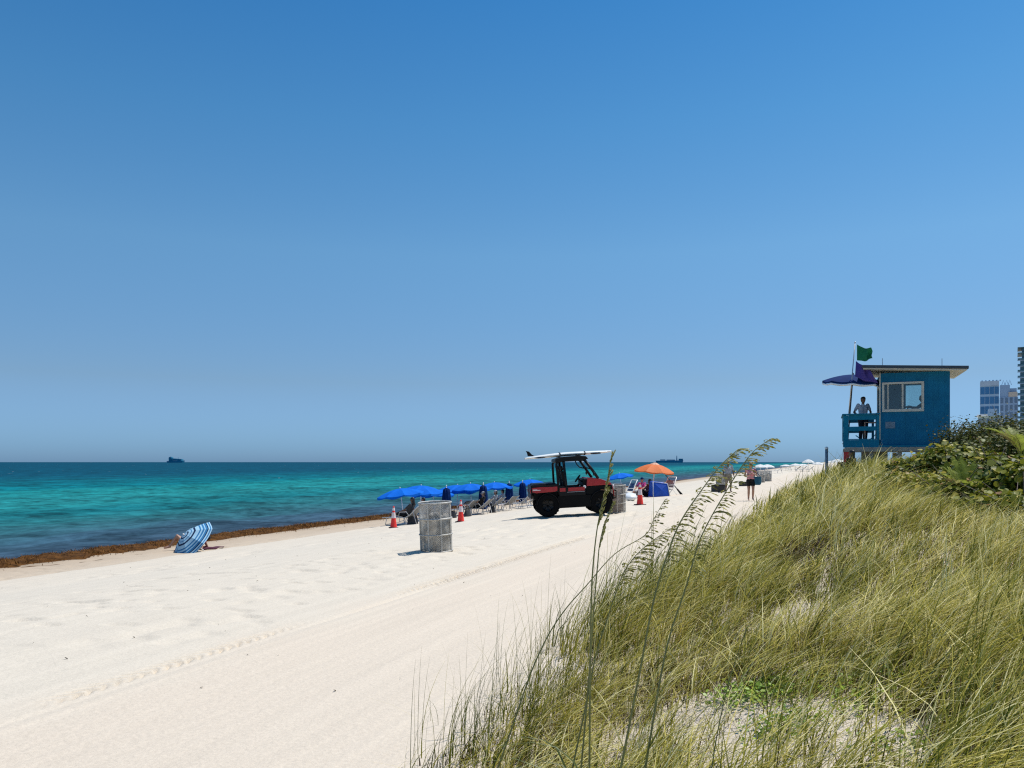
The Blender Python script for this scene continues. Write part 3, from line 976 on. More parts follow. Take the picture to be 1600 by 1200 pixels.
# beach bags in the shade of the parasols
gb = empty('beach_bag'); tag(gb, 'dark beach bag beside the left end lounger', 'bag', 'dark bags lying between the loungers')
m = MB(); P_ = []
for i in range(6):
    t = i / 5
    P_.append([(.26 * math.cos(g) * (1 - .25 * t), .16 * math.sin(g) * (1.1 - .7 * t), .36 * t + .02 * math.sin(3 * g)) for g in [2 * math.pi * k / 16 for k in range(17)]])
m.grid(P_); m.add([P_[0][k] for k in range(16)], [tuple(range(16))]); m.build('pouch', M_DKGREY, gb, True)
MB().tube([(-.14, 0, .34), (-.12, 0, .50), (0, .0, .56), (.12, 0, .50), (.14, 0, .34)], .014, 6).build('handle', M_BLACK, gb, True)
for i, (px, v, lab) in enumerate([(645, 17.2, None), (731, 17.0, 'dark beach bag between the second cone and the person in black'), (770, 16.8, 'dark beach bag by the person in a grey shirt'), (706, 17.6, 'dark beach bag just right of the big wire drum')]):
    o = gb if i == 0 else copy_tree(gb)
    if lab: o['label'] = lab
    x, y, z = on_beach(px, v); o.location = (x, y, z - .02); o.rotation_euler = (0, 0, i)

# ------------------------------------------------------------------ lifeguard buggy
bx0 = at(829, 803, 25.9)
HEAD = R(3)
bug = empty('beach_buggy', (bx0.x, bx0.y, gz(bx0.x + 1.5, bx0.y + .6) - .03), HEAD)
tag(bug, 'red and black open lifeguard buggy with roll cage parked on the sand', 'buggy')
W2 = .74
M_SEAT = mat('black_vinyl', (.007, .007, .008), .6, .3, 15, spec=.2)
M_RIM = mat('dark_wheel_rim', (.012, .012, .013), .5, .2, 10)
M_DK = mat('black_underbody', (.004, .004, .0045), .7, .3, 9, spec=.15)
M_LAMP = mat('red_lens', (.55, .01, .01), .2, .05)
# chassis and lower body
m = MB()
m.prism([(.12, .58), (.12, .80), (1.02, .80), (1.02, .42), (1.08, .34), (2.14, .34), (2.24, .46), (2.30, .72), (2.98, .72), (3.12, .60), (3.12, .46), (2.2, .30), (1.0, .30), (.9, .5)], -W2 + .10, W2 - .10)
m.build('chassis', M_DK, bug, bevel=.015)
m = MB(); m.span((.98, -W2 + .03, .26), (2.30, W2 - .03, .44)); m.build('floor_pan', M_DK, bug, bevel=.02)
for s in (-1, 1):
    m = MB(); m.span((1.00, s * (W2 - .02), .27), (2.26, s * W2, .66)); m.build('rocker_panel', M_DK, bug, bevel=.015)
# cargo bed
m = MB()
for s in (-1, 1):
    m.span((.04, s * (W2 - .04), .80), (1.02, s * W2, 1.06))
m.span((.04, -W2 + .04, .80), (.08, W2 - .04, 1.06)); m.span((.98, -W2 + .04, .80), (1.02, W2 - .04, 1.06)); m.span((.08, -W2 + .04, .80), (.98, W2 - .04, .84))
bed = m.build('cargo_bed', M_BLACK, bug, bevel=.01)
for s in (-1, 1):
    m = MB(); m.prism([(.05, .84), (.05, .97), (.30, .985), (1.0, .985), (1.0, .86), (.9, .82), (.2, .80)], s * (W2 + .003), s * (W2 + .02))
    pn = m.build('red_side_panel', M_RED, bed, bevel=.006)
    st = MB(); st.span((.07, s * (W2 + .0205), .885), (.36, s * (W2 + .0235), .905)); st.span((.07, s * (W2 + .0205), .915), (.24, s * (W2 + .0235), .925))
    st.build('white_stripe', M_WHITE, bug)
m = MB(); m.span((.10, -W2 + .08, .86), (.96, W2 - .08, 1.10)); m.build('cargo_box', M_BLACK, bug, bevel=.03)
m = MB(); m.span((.0, -W2 + .06, .62), (.035, W2 - .06, .80)); m.span((.01, -W2, .80), (.036, W2, 1.05)); m.build('tailgate', M_BLACK, bug, bevel=.01)
for s in (-1, 1):
    m = MB(); m.span((-.012, s * .60 - .06, .80), (.008, s * .60 + .06, .92)); m.build('tail_light', M_LAMP, bug, bevel=.006)
# fenders
for xc in (.62, 2.62):
    for s in (-1, 1):
        m = MB(); P_ = []
        for k in range(13):
            g = math.pi * (.02 + .96 * k / 12)
            P_.append([(xc + .43 * math.cos(g), s * yy, .35 + .43 * math.sin(g)) for yy in (W2 - .28, W2 + .03)])
        m.grid(P_); m.build('fender', M_BLACK, bug, True, thick=.02)
# wheels
def wheel(x, s):
    w_ = MB()
    prof = [(.20, -.13), (.30, -.135), (.335, -.12), (.352, -.08), (.352, .08), (.335, .12), (.30, .135), (.20, .13)]
    w_.lathe(prof, 40, axis='y')
    for k in range(22):                      # tread blocks
        g = 2 * math.pi * k / 22
        for yy, off in ((-.06, 0), (.06, .14)):
            gg = g + off
            w_.box((.357 * math.cos(gg), yy, .357 * math.sin(gg)), (.03, .10, .055), (0, -gg, 0))
    o = w_.build('wheel', M_RUBBER, bug, fix=False); o.location = (x, s * (W2 - .13), .385); o.scale = (1.07, 1.05, 1.07)
    r_ = MB(); r_.lathe([(.20, -.11), (.205, -.03), (.16, .02), (.05, .03), (0, .03)], 24, axis='y')
    for k in range(6):
        g = k * math.pi / 3; r_.box((.12 * math.cos(g), -.02, .12 * math.sin(g)), (.15, .03, .035), (0, -g, 0))
    rr = r_.build('rim', M_RIM, o, True); rr.rotation_euler = (0, 0, 0 if s < 0 else math.pi)
    return o
for x in (.62, 2.62):
    for s in (-1, 1): wheel(x, s)
for s in (-1, 1):
    m = MB(); m.tube([(.62, s * .2, .36), (.62, s * .6, .36)], .04, 8); m.tube([(2.62, s * .2, .36), (2.62, s * .6, .36)], .035, 8); m.tube([(2.5, s * .3, .4), (2.55, s * .45, .8)], .04, 8); m.tube([(.5, s * .3, .4), (.55, s * .45, .8)], .04, 8)
    m.build('suspension', M_DK, bug, True)
# hood and nose, side quarter panels
m = MB()
P_ = []
for x, z, wd in [(2.12, 1.20, .58), (2.35, 1.20, .60), (2.6, 1.16, .60), (2.9, 1.07, .56), (3.1, .96, .48), (3.18, .80, .46), (3.18, .62, .46)]:
    P_.append([(x, yy * wd, z - .07 * abs(yy) ** 3) for yy in (-1, -.7, -.35, 0, .35, .7, 1)])
m.grid(P_); m.build('bonnet', M_RED, bug, True, thick=.03)
for s in (-1, 1):
    m = MB(); m.prism([(2.07, .66), (2.09, .93), (3.06, .94), (3.08, .80), (2.98, .76), (2.64, .80), (2.30, .66)], s * .58, s * (W2 - .03)); m.build('lower_quarter_panel', M_DK, bug, bevel=.012)
    m = MB(); m.prism([(2.10, .94), (2.11, 1.0), (2.16, 1.22), (2.62, 1.16), (3.0, 1.02), (3.06, .95)], s * .58, s * (W2 - .02))
    m.build('front_quarter_panel', M_RED, bug, bevel=.015)
    m = MB(); m.lathe([(0, .0), (.055, .0), (.055, .006), (0, .006)], 20, axis='y'); e_ = m.build('round_emblem', M_WHITE, bug); e_.location = (2.02, s * (W2 + .016), .925) if s > 0 else (2.02, -W2 - .022, .925)
    m = MB(); m.lathe([(0, .0), (.075, .0), (.07, .03), (0, .03)], 16, axis='x'); e_ = m.build('headlight', M_WHITE, bug, True); e_.location = (3.17, s * .33, .86)
m = MB()
for k in range(5): m.span((3.17, -.25, .60 + k * .045), (3.20, .25, .625 + k * .045))
m.build('grille', M_BLACK, bug)
m = MB(); m.tube([(3.05, -.5, .45), (3.25, -.42, .5), (3.28, -.4, .72), (3.28, .4, .72), (3.25, .42, .5), (3.05, .5, .45)], .025, 8); m.build('bull_bar', M_BLACK, bug, True)
# half doors
for s in (-1, 1):
    m = MB(); m.prism([(1.06, .66), (1.06, .99), (1.22, 1.0), (1.32, .95), (1.98, .95), (2.06, 1.0), (2.05, .66)], s * (W2 - .035), s * (W2 + .012))
    d_ = m.build('half_door', M_BLACK, bug, bevel=.012)
    for xa, xb in ((1.08, 1.30), (1.40, 2.02)):
        m = MB(); m.span((xa, s * (W2 + .0125), .805), (xb, s * (W2 + .026), .925)); m.build('red_door_panel', M_RED, d_, bevel=.005)
    m = MB(); m.span((1.36, s * (W2 + .0125), .77), (2.02, s * (W2 + .022), .785)); m.build('door_trim', M_GREYC, d_)
    m = MB(); m.span((1.31, s * (W2 + .0125), .86), (1.39, s * (W2 + .03), .895)); m.build('door_handle', M_BLACK, d_, bevel=.004)
# roll cage
for s in (-1, 1):
    yb, yt = s * (W2 - .06), s * (W2 - .14)
    MB().tube([(1.06, yb, .70), (1.04, yb, 1.2), (1.03, yt, 1.72), (1.10, yt, 1.80), (1.3, yt, 1.825), (2.0, yt, 1.825), (2.12, yt, 1.79)], .045, 8).build('roll_cage_rail', M_BLACK, bug, True)
    MB().tube([(2.10, yt, 1.80), (2.34, yb, 1.48), (2.56, yb, 1.17)], .052, 8).build('windscreen_pillar', M_BLACK, bug, True)
    MB().tube([(1.36, yb, .62), (1.33, yb, 1.2), (1.30, yt, 1.80)], .05, 8).build('middle_pillar', M_BLACK, bug, True)
    MB().tube([(1.92, yt, 1.80), (1.98, yt, 1.66), (2.10, yb, 1.55), (2.30, yb, 1.50)], .02, 8).build('pillar_brace', M_BLACK, bug, True)
MB().tube([(2.10, -W2 + .14, 1.80), (2.10, W2 - .14, 1.80)], .03, 8).build('roll_cage_crossbar', M_BLACK, bug, True)
MB().tube([(1.06, -W2 + .14, 1.78), (1.06, W2 - .14, 1.78)], .03, 8).build('roll_cage_crossbar', M_BLACK, bug, True)
m = MB(); m.prism([(.98, 1.79), (1.0, 1.88), (1.3, 1.945), (1.9, 1.955), (2.15, 1.93), (2.24, 1.84), (2.1, 1.80), (1.1, 1.785)], -W2 + .10, W2 - .10); m.build('roof', M_BLACK, bug, bevel=.02)
# seats
for s in (-1, 1):
    m = MB(); m.box((1.52, s * .36, .80), (.52, .52, .16)); st = m.build('seat', M_SEAT, bug, bevel=.05)
    m = MB(); m.box((1.30, s * .36, 1.15), (.13, .46, .66), (0, R(-10), 0)); m.build('seat_back', M_SEAT, st, bevel=.05)
    m = MB(); m.box((1.235, s * .36, 1.56), (.10, .26, .17), (0, R(-10), 0)); m.build('headrest', M_SEAT, st, bevel=.04)
m = MB()
for k in range(5):
    m.tube([(1.20, -.5 + .25 * k, 1.12), (1.10, -.5 + .25 * k, 1.74)], .006, 5)
for k in range(4): m.tube([(1.19 - .025 * k, -.6, 1.2 + .15 * k), (1.19 - .025 * k, .6, 1.2 + .15 * k)], .006, 5)
m.build('cargo_net', M_BLACK, bug)
m = MB(); m.box((2.10, 0, 1.06), (.22, 1.16, .26)); m.build('dashboard', M_SEAT, bug, bevel=.05)
m = MB(); m.lathe([(.16 + .014 * math.cos(a), .014 * math.sin(a)) for a in [k * math.pi / 4 for k in range(8)]], 28, closed=True)
for k in range(3):
    g = k * 2.094 + .5; m.tube([(0, 0, 0), (.16 * math.cos(g), .16 * math.sin(g), 0)], .012, 6)
m.lathe([(0, -.02), (.045, -.02), (.045, .02), (0, .02)], 14)
o = m.build('steering_wheel', M_BLACK, bug, True); o.location = (1.84, -.34, 1.20); o.rotation_euler = (0, R(-52), 0)
MB().tube([(1.84, -.34, 1.20), (2.06, -.34, 1.04)], .022, 8).build('steering_column', M_BLACK, bug, True)
for s in (-1, 1):
    m = MB(); m.ellipsoid((2.38, s * (W2 + .10), 1.34), (.035, .09, .07), 10, 8); m.tube([(2.44, s * (W2 - .06), 1.33), (2.40, s * (W2 + .05), 1.335)], .012, 6); m.build('side_mirror', M_BLACK, bug, True)
# roof rack for the board
for x in (1.18, 1.95):
    m = MB(); m.span((x - .025, -.52, 1.935), (x + .025, .52, 1.968)); m.build('roof_bar', M_BLACK, bug, bevel=.008)

for c in bug.children:
    if not c.name.startswith('wheel'): c.scale.x = .88
    c.location.x *= .88
bug.rotation_euler = (0, R(-3.2), HEAD)
# rescue board lying on the roof bars
bd = empty('surfboard'); tag(bd, 'long white rescue surfboard with dark tail fin strapped on the buggy roof', 'surfboard')
bd.location = bug.location + Vector((0, 0, -.025)); bd.rotation_euler = (0, R(-3.2), HEAD); bd.scale = (.92, 1, 1)
m = MB(); P_ = []
Lb = 3.22
for i in range(29):
    t = i / 28; x = -.10 + Lb * t
    wd = .29 * max(.0, math.sin(math.pi * (.06 + .90 * t) ** .85)) ** .55
    if i == 0: wd = .10
    if i == 28: wd = .015
    th = .060 * (math.sin(math.pi * min(1, max(0, t * .94 + .03))) ** .5) + .008
    zc = 2.055 + .155 * ((t - .56) / .5) ** 2 * (-.10 if t < .5 else .12) - .11 * max(0, .46 - t) * 1.1
    P_.append([(x, wd * math.cos(g) + .02, zc + th * math.sin(g)) for g in [2 * math.pi * k / 20 for k in range(21)]])
m.grid(P_); m.build('deck', mat('off_white_fibreglass', (.82, .81, .75), .3, .04, 3), bd, True)
m = MB(); m.prism([(.02, 2.06), (.30, 2.04), (.18, 2.10), (.08, 2.21), (-.04, 2.235), (.0, 2.16)], .01, .03); m.build('fin', M_BLACK, bd, bevel=.004)
for x in (.34, 2.38):
    m = MB(); m.ellipsoid((x + .12, -.17, 1.985 if x < 1 else 2.02), (.20, .10, .025), 14, 7); m.build('black_handle_pad', M_BLACK, bd, True)
for x in (1.18, 2.10):
    m = MB(); P_ = []
    t = (x + .10) / Lb
    wd = .29 * max(.0, math.sin(math.pi * (.06 + .90 * t) ** .85)) ** .55 + .008
    for k in range(21):
        g = 2 * math.pi * k / 20
        P_.append([(x + dx, wd * math.cos(g) + .02, 2.053 + .072 * math.sin(g)) for dx in (-.022, .022)])
    m.grid(P_); m.build('strap', M_BLACK, bd, True, thick=.006)

# ------------------------------------------------------------------ orange umbrella camp
q = at(1019, 768, 41.5)
ou = parasol('beach_umbrella', 'orange beach umbrella with white pole beyond the third cone', 1.13, .40, 1.74, M_ORANGE, None, 8, .08, M_WHITE, pr=.024)
ou.location = (q.x, q.y, gz(q.x, q.y)); ou.rotation_euler = (R(3), R(4), .2)
vent = canopy_mesh(.28, .11, 8, .01, 0, 4).build('vent_cap', mat('pale_orange_canvas', (.82, .50, .34), .7, transl=.25), ou, True); vent.location = (0, 0, 1.70)
# blue pop-up shelter
q = at(1031, 773, 40.0)
sh = empty('beach_shelter', (q.x, q.y, gz(q.x, q.y)), .15); tag(sh, 'small bright blue cloth beach shelter with grey side under the orange umbrella', 'beach shelter')
m = MB(); m.add([(-.50, -.4, 0), (.36, -.4, 0), (.30, -.30, .66), (-.46, -.25, .76), (-.50, .42, 0), (.42, .42, 0), (.26, .34, .74), (-.42, .34, .80), (-.06, -.42, .36)],
                [(0, 1, 8), (1, 2, 8), (2, 3, 8), (3, 0, 8), (4, 7, 6, 5), (3, 2, 6, 7), (0, 3, 7, 4)])
m.build('cloth_body', mat('shelter_blue', (.012, .09, .52), .7, .12, 5, transl=.15), sh, thick=.01)
m = MB(); m.add([(.372, -.41, 0), (.445, .43, 0), (.28, .35, .75), (.312, -.31, .67), (.55, 0, .02), (.46, 0, .62)], [(0, 4, 5, 3), (4, 1, 2, 5)]); m.build('side_wing', mat('shelter_grey', (.33, .33, .31), .8, .2, 6, transl=.2), sh, thick=.008)
m = MB(); m.tube([(-.46, -.25, .77), (.30, -.30, .68), (.42, -.4, .02)], .014, 6); m.tube([(-.46, -.26, .77), (-.5, -.41, .0)], .014, 6); m.build('white_frame', M_WHITE, sh, True)


def tube_chair(label, loc, rz, sl_m):
    root = empty('beach_chair', loc, rz); tag(root, label, 'chair', 'white framed beach chairs by the orange umbrella')
    m = MB(); m.tube([(-.30, -.34, .98), (-.30, -.05, .36), (-.30, .36, .0)], .018, 8); m.tube([(.30, -.34, .98), (.30, -.05, .36), (.30, .36, .0)], .018, 8); m.tube([(-.30, -.34, .98), (.30, -.34, .98)], .018, 8)
    m.build('back_frame', M_WHITE, root, True)
    m = MB(); m.tube([(-.28, .42, .40), (-.28, -.02, .32), (-.28, -.42, .0), (.28, -.42, .0), (.28, -.02, .32), (.28, .42, .40), (-.28, .42, .40)], .018, 8); m.build('seat_frame', M_WHITE, root, True)
    m = MB(); m.grid([[(x, y, z - .03 * (1 - (x / .28) ** 2)) for x in (-.28, -.14, 0, .14, .28)] for y, z in [(.42, .41), (.2, .34), (-.02, .32)]]); m.build('seat', sl_m, root, True, thick=.008)
    m = MB(); m.grid([[(x, y + .0, z) for x in (-.285, -.14, 0, .14, .285)] for y, z in [(-.08, .42), (-.18, .62), (-.26, .80)]]); m.build('backrest', sl_m, root, True, thick=.008)
    for s in (-1, 1):
        m = MB(); m.box((s * .31, .10, .56), (.05, .44, .025)); m.build('armrest', M_WHITE, root, bevel=.008)
    return root


M_NVS = mat('slate_blue_mesh', (.10, .14, .24), .8, .15, 15, transl=.2)
for px, Y, rz, lab, mm in [(982, 38.5, 1.9, 'white framed beach chair with slate sling right behind the second wire drum', M_NVS), (1044, 41.5, 2.2, 'grey sling beach chair at the right side of the blue shelter', M_GREYC)]:
    x = (px - 800) / 1200 * Y
    tube_chair(lab, (x, Y, gz(x, Y)), rz, mm)
x = (1010 - 800) / 1200 * 40.6
person('person', (x, 40.6, gz(x, 40.6) - .1), 2.0, seated(.14, .16, ankle_l=(-.12, .55, .1), ankle_r=(.12, .6, .1), toe_l=(-.13, .72, .05), toe_r=(.13, .77, .05), knee_l=(-.13, .36, .46), knee_r=(.13, .40, .42)),
       'dark haired person seated low between the third cone and the blue shelter', M_SKIN_D, [('vest', mat('dark_red_cloth', (.10, .012, .02), .85)), ('shorts', M_BLACK)], (M_HAIR_B, 'long'))
x, Y = (1000 - 800) / 1200 * 43, 43.0
person('person', (x, Y, gz(x, Y) - .05), 2.4, seated(.2, .16, ankle_l=(-.12, .5, .1), ankle_r=(.12, .55, .1), toe_l=(-.13, .67, .05), toe_r=(.13, .72, .05)),
       'person in a pink top and navy hat seated directly behind the third cone', M_SKIN, [('shirt', mat('magenta_cloth', (.45, .04, .22), .85)), ('shorts', M_GREYC), ('hat', M_NAVY)], (M_HAIR_B, 'short'))
# leaning dark pole right of the camp
m = MB(); a_, b_ = at(1040, 742, 42.5), at(1066, 764, 41.8); b_.z = gz(b_.x, b_.y) - .05
m.tube([a_, b_], [.022, .03], 8)
cpt = lerp(a_, b_, .7)
m.tube([cpt, lerp(a_, b_, .98)], [.045, .07], 8)
tag(m.build('windbreak_pole', M_BLACK, None, True), 'dark pole propped at a slant right of the blue shelter', 'pole')
x = (973 - 800) / 1200 * 37.5

# low round white cushion beside the white chair
q = at(985, 769, 37.0); m = MB(); m.lathe([(0, .0), (.24, .0), (.30, .05), (.31, .13), (.26, .20), (0, .22)], 24)
o = m.build('floating_ring', M_WHITE, None, True); o.location = (q.x, q.y, gz(q.x, q.y) + .08); o.rotation_euler = (R(20), 0, 0)
tag(o, 'puffy white cushion on the sand in front of the white framed chair', 'cushion'); o.name = 'beach_cushion'

# ------------------------------------------------------------------ walkers
x, Y = (1138 - 800) / 1200 * 44.5, 44.5
person('person', (x, Y, gz(x, Y)), R(180), standing(elbow_l=(-.27, -.03, 1.14), wrist_l=(-.30, .04, .88), knee_l=(-.11, .10, .52), ankle_l=(-.11, .06, .10), toe_l=(-.12, .23, .04), ankle_r=(.10, -.16, .09), toe_r=(.12, .0, .03), knee_r=(.10, .0, .50), head=(.02, .02, 1.60)),
       'man in a grey shirt walking on the beach beside a dark crate', M_SKIN_D, [('shirt', M_GREYC), ('shorts', mat('khaki_cloth', (.25, .21, .15), .85))], (M_HAIR_B, 'short'), scale=1.06)
x, Y = (1173 - 800) / 1200 * 34.8, 34.8
wz = gz(x, Y)
person('person', (x, Y, wz), R(172), standing(elbow_l=(-.27, -.05, 1.16), wrist_l=(-.12, .17, 1.20), elbow_r=(.26, -.05, 1.16), wrist_r=(.13, .17, 1.17), hand_l=(.6, .3, .5), hand_r=(-.6, .3, .5), knee_l=(-.09, .10, .50), ankle_l=(-.085, .04, .12), toe_l=(-.09, .19, .04), knee_r=(.09, .02, .49), ankle_r=(.085, -.08, .09), toe_r=(.09, .08, .03)),
       'woman in pink top and black shorts walking along the foot of the dune', M_SKIN, [('vest', mat('pink_cloth', (.62, .12, .16), .85, .4, 18, dirt=(.55, .45, .43))), ('short_shorts', M_BLACK)], (M_HAIR_Y, 'bun'), scale=1.0, female=True)
# teal shoulder bag on her hip
bg_ = empty('shoulder_bag', (x + .30, Y - .05, wz + .72), .2); tag(bg_, 'teal cloth bag hanging at the side of the woman in pink', 'bag')
m = MB(); P_ = []
for i in range(7):
    t = i / 6; row = []
    for k in range(17):
        g = 2 * math.pi * k / 16
        row.append(((.17 + .02 * math.sin(3.1 * t)) * math.cos(g) * (.55 + .45 * min(1, 3 * t + .3)), .07 * math.sin(g) * (1.3 - t), .38 * t))
    P_.append(row)
m.grid(P_); m.add([P_[0][k] for k in range(16)], [tuple(range(16))])
m.build('pouch', mat('teal_cloth', (.02, .11, .17), .85, .25, 14), bg_, True)
MB().tube([(-.15, 0, .36), (-.16, .0, .55), (-.14, .02, .74), (-.08, .0, .70), (.0, .0, .52), (.14, 0, .36)], .012, 6).build('strap', M_NAVY, bg_, True)
# dark crates
def crate(label, loc, rz, sc):
    root = empty('storage_crate', loc, rz); tag(root, label, 'crate', 'dark crates on the beach'); root.scale = sc
    m = MB(); m.span((-.33, -.22, .0), (.33, .22, .03))
    for s in (-1, 1):
        m.span((-.33, s * .20, .03), (.33, s * .22, .40)); m.span((s * .31, -.20, .03), (s * .33, .20, .40))
        for k in range(3): m.span((-.335, s * .222, .09 + k * .11), (.335, s * .232, .13 + k * .11))
    m.build('body', M_DKGREY, root, bevel=.006)
    MB().span((-.36, -.25, .40), (.36, .25, .45)).build('lid', M_BLACK, root, bevel=.012)
    return root
for px, py, Y, lab, sc in [(1122, 768, 45.5, 'dark plastic crate on the sand at the left of the man in grey', (1, 1, .95)), (1162, 757, 56, 'low dark crate on the sand seen between the two walkers', (.85, .85, .7))]:
    q = at(px, py, Y); crate(lab, (q.x, q.y, gz(q.x, q.y)), .25, sc)

# ------------------------------------------------------------------ far white parasols
wp = parasol('parasol', 'far white parasol over the left drum of the pair, nearer the water', 1.0, .42, 1.85, M_WHITEC, 'white parasols far down the beach', 6, .10, M_WHITE, ribs=False, pr=.03)
wl_ = [(1188, 725, 105, None), (1199, 725, 108, 'far white parasol over the right drum of the pair'), (1228, 725.5, 165, 'small white parasol standing alone between two clusters'),
       (1243, 724, 150, 'far white parasol at the left of the white cluster'), (1254, 724.5, 170, 'far white parasol half hidden in the middle of the white cluster'),
       (1263, 717, 140, 'tallest white parasol, standing above the sea horizon'), (1278, 721.5, 150, 'white parasol just left of the grey post'),
       (1299, 719.5, 170, 'white parasol just right of the grey post'), (1308, 717, 140, 'wide white parasol above the grass crest left of the lifeguard hut'), (1317, 718, 165, 'white parasol beside the red hut leg')]
for i, (px, py, Y, lab) in enumerate(wl_):
    o = wp if i == 0 else copy_tree(wp)
    if lab: o['label'] = lab
    q = at(px, py, Y); g_ = gz(q.x, q.y)
    o.location = (q.x, q.y, g_ - .1)
    sc = (q.z - g_ + .1) / 1.92
    rr = 1.15 * Y / 150 if Y > 120 else 1.0
    o.scale = (max(rr, sc * .8), max(rr, sc * .8), sc); o.rotation_euler = (0, 0, i)
lw = lounger(mat('tan_sling', (.38, .31, .24), .8, .15, 12))
tag(lw, 'far tan lounger', 'sun lounger', 'far loungers under the white parasols')
flo = [(1186, 104, 'far tan lounger just behind the left drum of the pair'), (1212, 120, 'far tan lounger between the drum pair and the lone white parasol'), (1229, 160, 'far tan lounger under the lone small white parasol'),
       (1243, 148, 'far tan lounger under the left white cluster'), (1252, 146, 'far tan lounger under the middle of the white cluster'), (1262, 138, 'far tan lounger under the tallest white parasol')]
for i, (px, Y, lab) in enumerate(flo):
    o = lw if i == 0 else copy_tree(lw)
    o['label'] = lab
    x = (px - 800) / 1200 * Y
    o.location = (x, Y, gz(x, Y)); o.rotation_euler = (0, 0, rz0 + random.uniform(-.3, .3)); o.scale = (1.2, 1.2, 1.2)

# marker post at the dune crest
Y = 30.0; x = (1291.5 - 800) / 1200 * Y
mp_ = empty('marker_post', (x, Y, gz(x, Y) - .1)); tag(mp_, 'blue grey round post with white cap on the grassy crest', 'post')
MB().lathe([(.055, 0), (.055, 2.38 - mp_.location.z - .12), (.0, 2.38 - mp_.location.z - .12)], 16).build('shaft', mat('blue_grey_pvc', (.20, .27, .33), .6, .2, 8), mp_, True)
MB().lathe([(.062, 0), (.064, .05), (.05, .085), (.02, .10), (0, .10)], 16).build('cap', M_WHITE, mp_, True).location = (0, 0, 2.38 - mp_.location.z - .125)

# ------------------------------------------------------------------ lifeguard hut
hut = empty('lifeguard_hut', (12.52, 29.0, 2.28), math.atan2(-SN, CS))
tag(hut, 'blue wooden lifeguard hut with railed deck raised on legs behind the dune', 'lifeguard hut')
M_HUT = mat('hut_blue_paint', (.004, .130, .255), .75, .14, 2.5, bump=.12, spec=.2)
M_HUT2 = mat('hut_teal_paint', (.004, .17, .28), .75, .14, 3, spec=.2)
M_TRIM = mat('cream_trim', (.50, .49, .43), .6, .1, 6)
M_ROOF = mat('dark_roof_edge', (.035, .055, .075), .7, .2, 5)
M_FASC = mat('sun_bleached_beam', (.36, .31, .25), .85, .2, 5, bump=.3)
M_REDP = mat('red_post_paint', (.62, .03, .04), .5, .15, 5)
XL, XR, DEP, FZ, WT = 1.265, 3.52, 2.25, .27, 2.80   # cabin left/right, depth, floor and wall top
wx0, wx1, wz0, wz1 = 1.36, 2.63, 1.40, 2.36          # front window opening
BX0, BX1, BZ0, BZ1 = 1.62, 3.12, 1.22, 2.50
slope = lambda x: 2.86 - .055 * (x - XL)
T = .07


def boarded(name, rects, y0, y1, m_, parent, groove=.19):
    """wall of vertical boards butted around openings: rects in x,z"""
    mb = MB()
    for (x0, z0, x1, z1) in rects:
        k = max(1, round((x1 - x0) / groove)); d = (x1 - x0) / k
        for i in range(k):
            mb.span((x0 + i * d + (.0008 if i else 0), y0, z0), (x0 + (i + 1) * d - (.0008 if i < k - 1 else 0), y1, z1))
    return mb.build(name, m_, parent, bevel=.0015)


for y0, nm in ((0, 'front_wall'), (DEP - T, 'back_wall')):
    zt = WT - .04
    if y0: a0, a1, c0, c1 = BX0, BX1, BZ0, BZ1
    else: a0, a1, c0, c1 = wx0, wx1, wz0, wz1
    boarded(nm, [(XL, .03, a0, zt), (a0, .03, a1, c0), (a0, c1, a1, zt), (a1, .03, XR, zt)], y0, y0 + T, M_HUT, hut)
# end walls (the sea side with a doorway)
m = MB(); m.span((XR - T, T, .03), (XR, DEP - T, WT - .1)); m.build('land_wall', M_HUT, hut)
m = MB(); m.span((XL, T, .03), (XL + T, .50, WT - .04)); m.span((XL, 1.40, .03), (XL + T, DEP - T, WT - .04)); m.span((XL, .50, 2.30), (XL + T, 1.40, WT - .04)); m.build('sea_wall', M_HUT, hut)
m = MB(); m.span((XL - .03, .44, .27), (XL - .002, .52, 2.36)); m.span((XL - .03, 1.38, .27), (XL - .002, 1.46, 2.36)); m.span((XL - .03, .52, 2.28), (XL - .002, 1.38, 2.36)); m.build('door_frame', M_TRIM, hut)
m = MB(); m.span((XL - .045, -.02, .30), (XL - .002, .06, WT - .02)); m.build('corner_board', M_TRIM, hut)
m = MB(); m.span((XL + T, T, .20), (XR - T, DEP - T, .27)); m.build('cabin_floor', M_WOODW, hut)
# windows
for y, sg, nm in ((-.035, 1, 'window'), (DEP + .002, -1, 'window')):
    if sg < 0: wx0, wx1, wz0, wz1 = BX0, BX1, BZ0, BZ1
    m = MB(); a0, a1 = wx0 - .05, wx1 + .06
    m.span((a0, y, wz1 - .02), (a1, y + .033, wz1 + .055)); m.span((a0, y, wz0 - .075), (a1, y + .033, wz0 + .02)); m.span((a0, y, wz0 + .02), (wx0 + .025, y + .033, wz1 - .02)); m.span((wx1 - .025, y, wz0 + .02), (a1, y + .033, wz1 - .02))
    wf = m.build(nm, M_TRIM, hut, bevel=.004)
    m = MB(); xm = (wx0 + wx1) / 2
    if sg > 0:
        m.span((xm - .03, y + .034, wz0 + .02), (xm + .03, y + .075, wz1 - .02)); m.span((wx0 + .13, y + .034, wz0 + .02), (wx0 + .17, y + .07, wz1 - .02)); m.build('mullion', M_TRIM, wf)
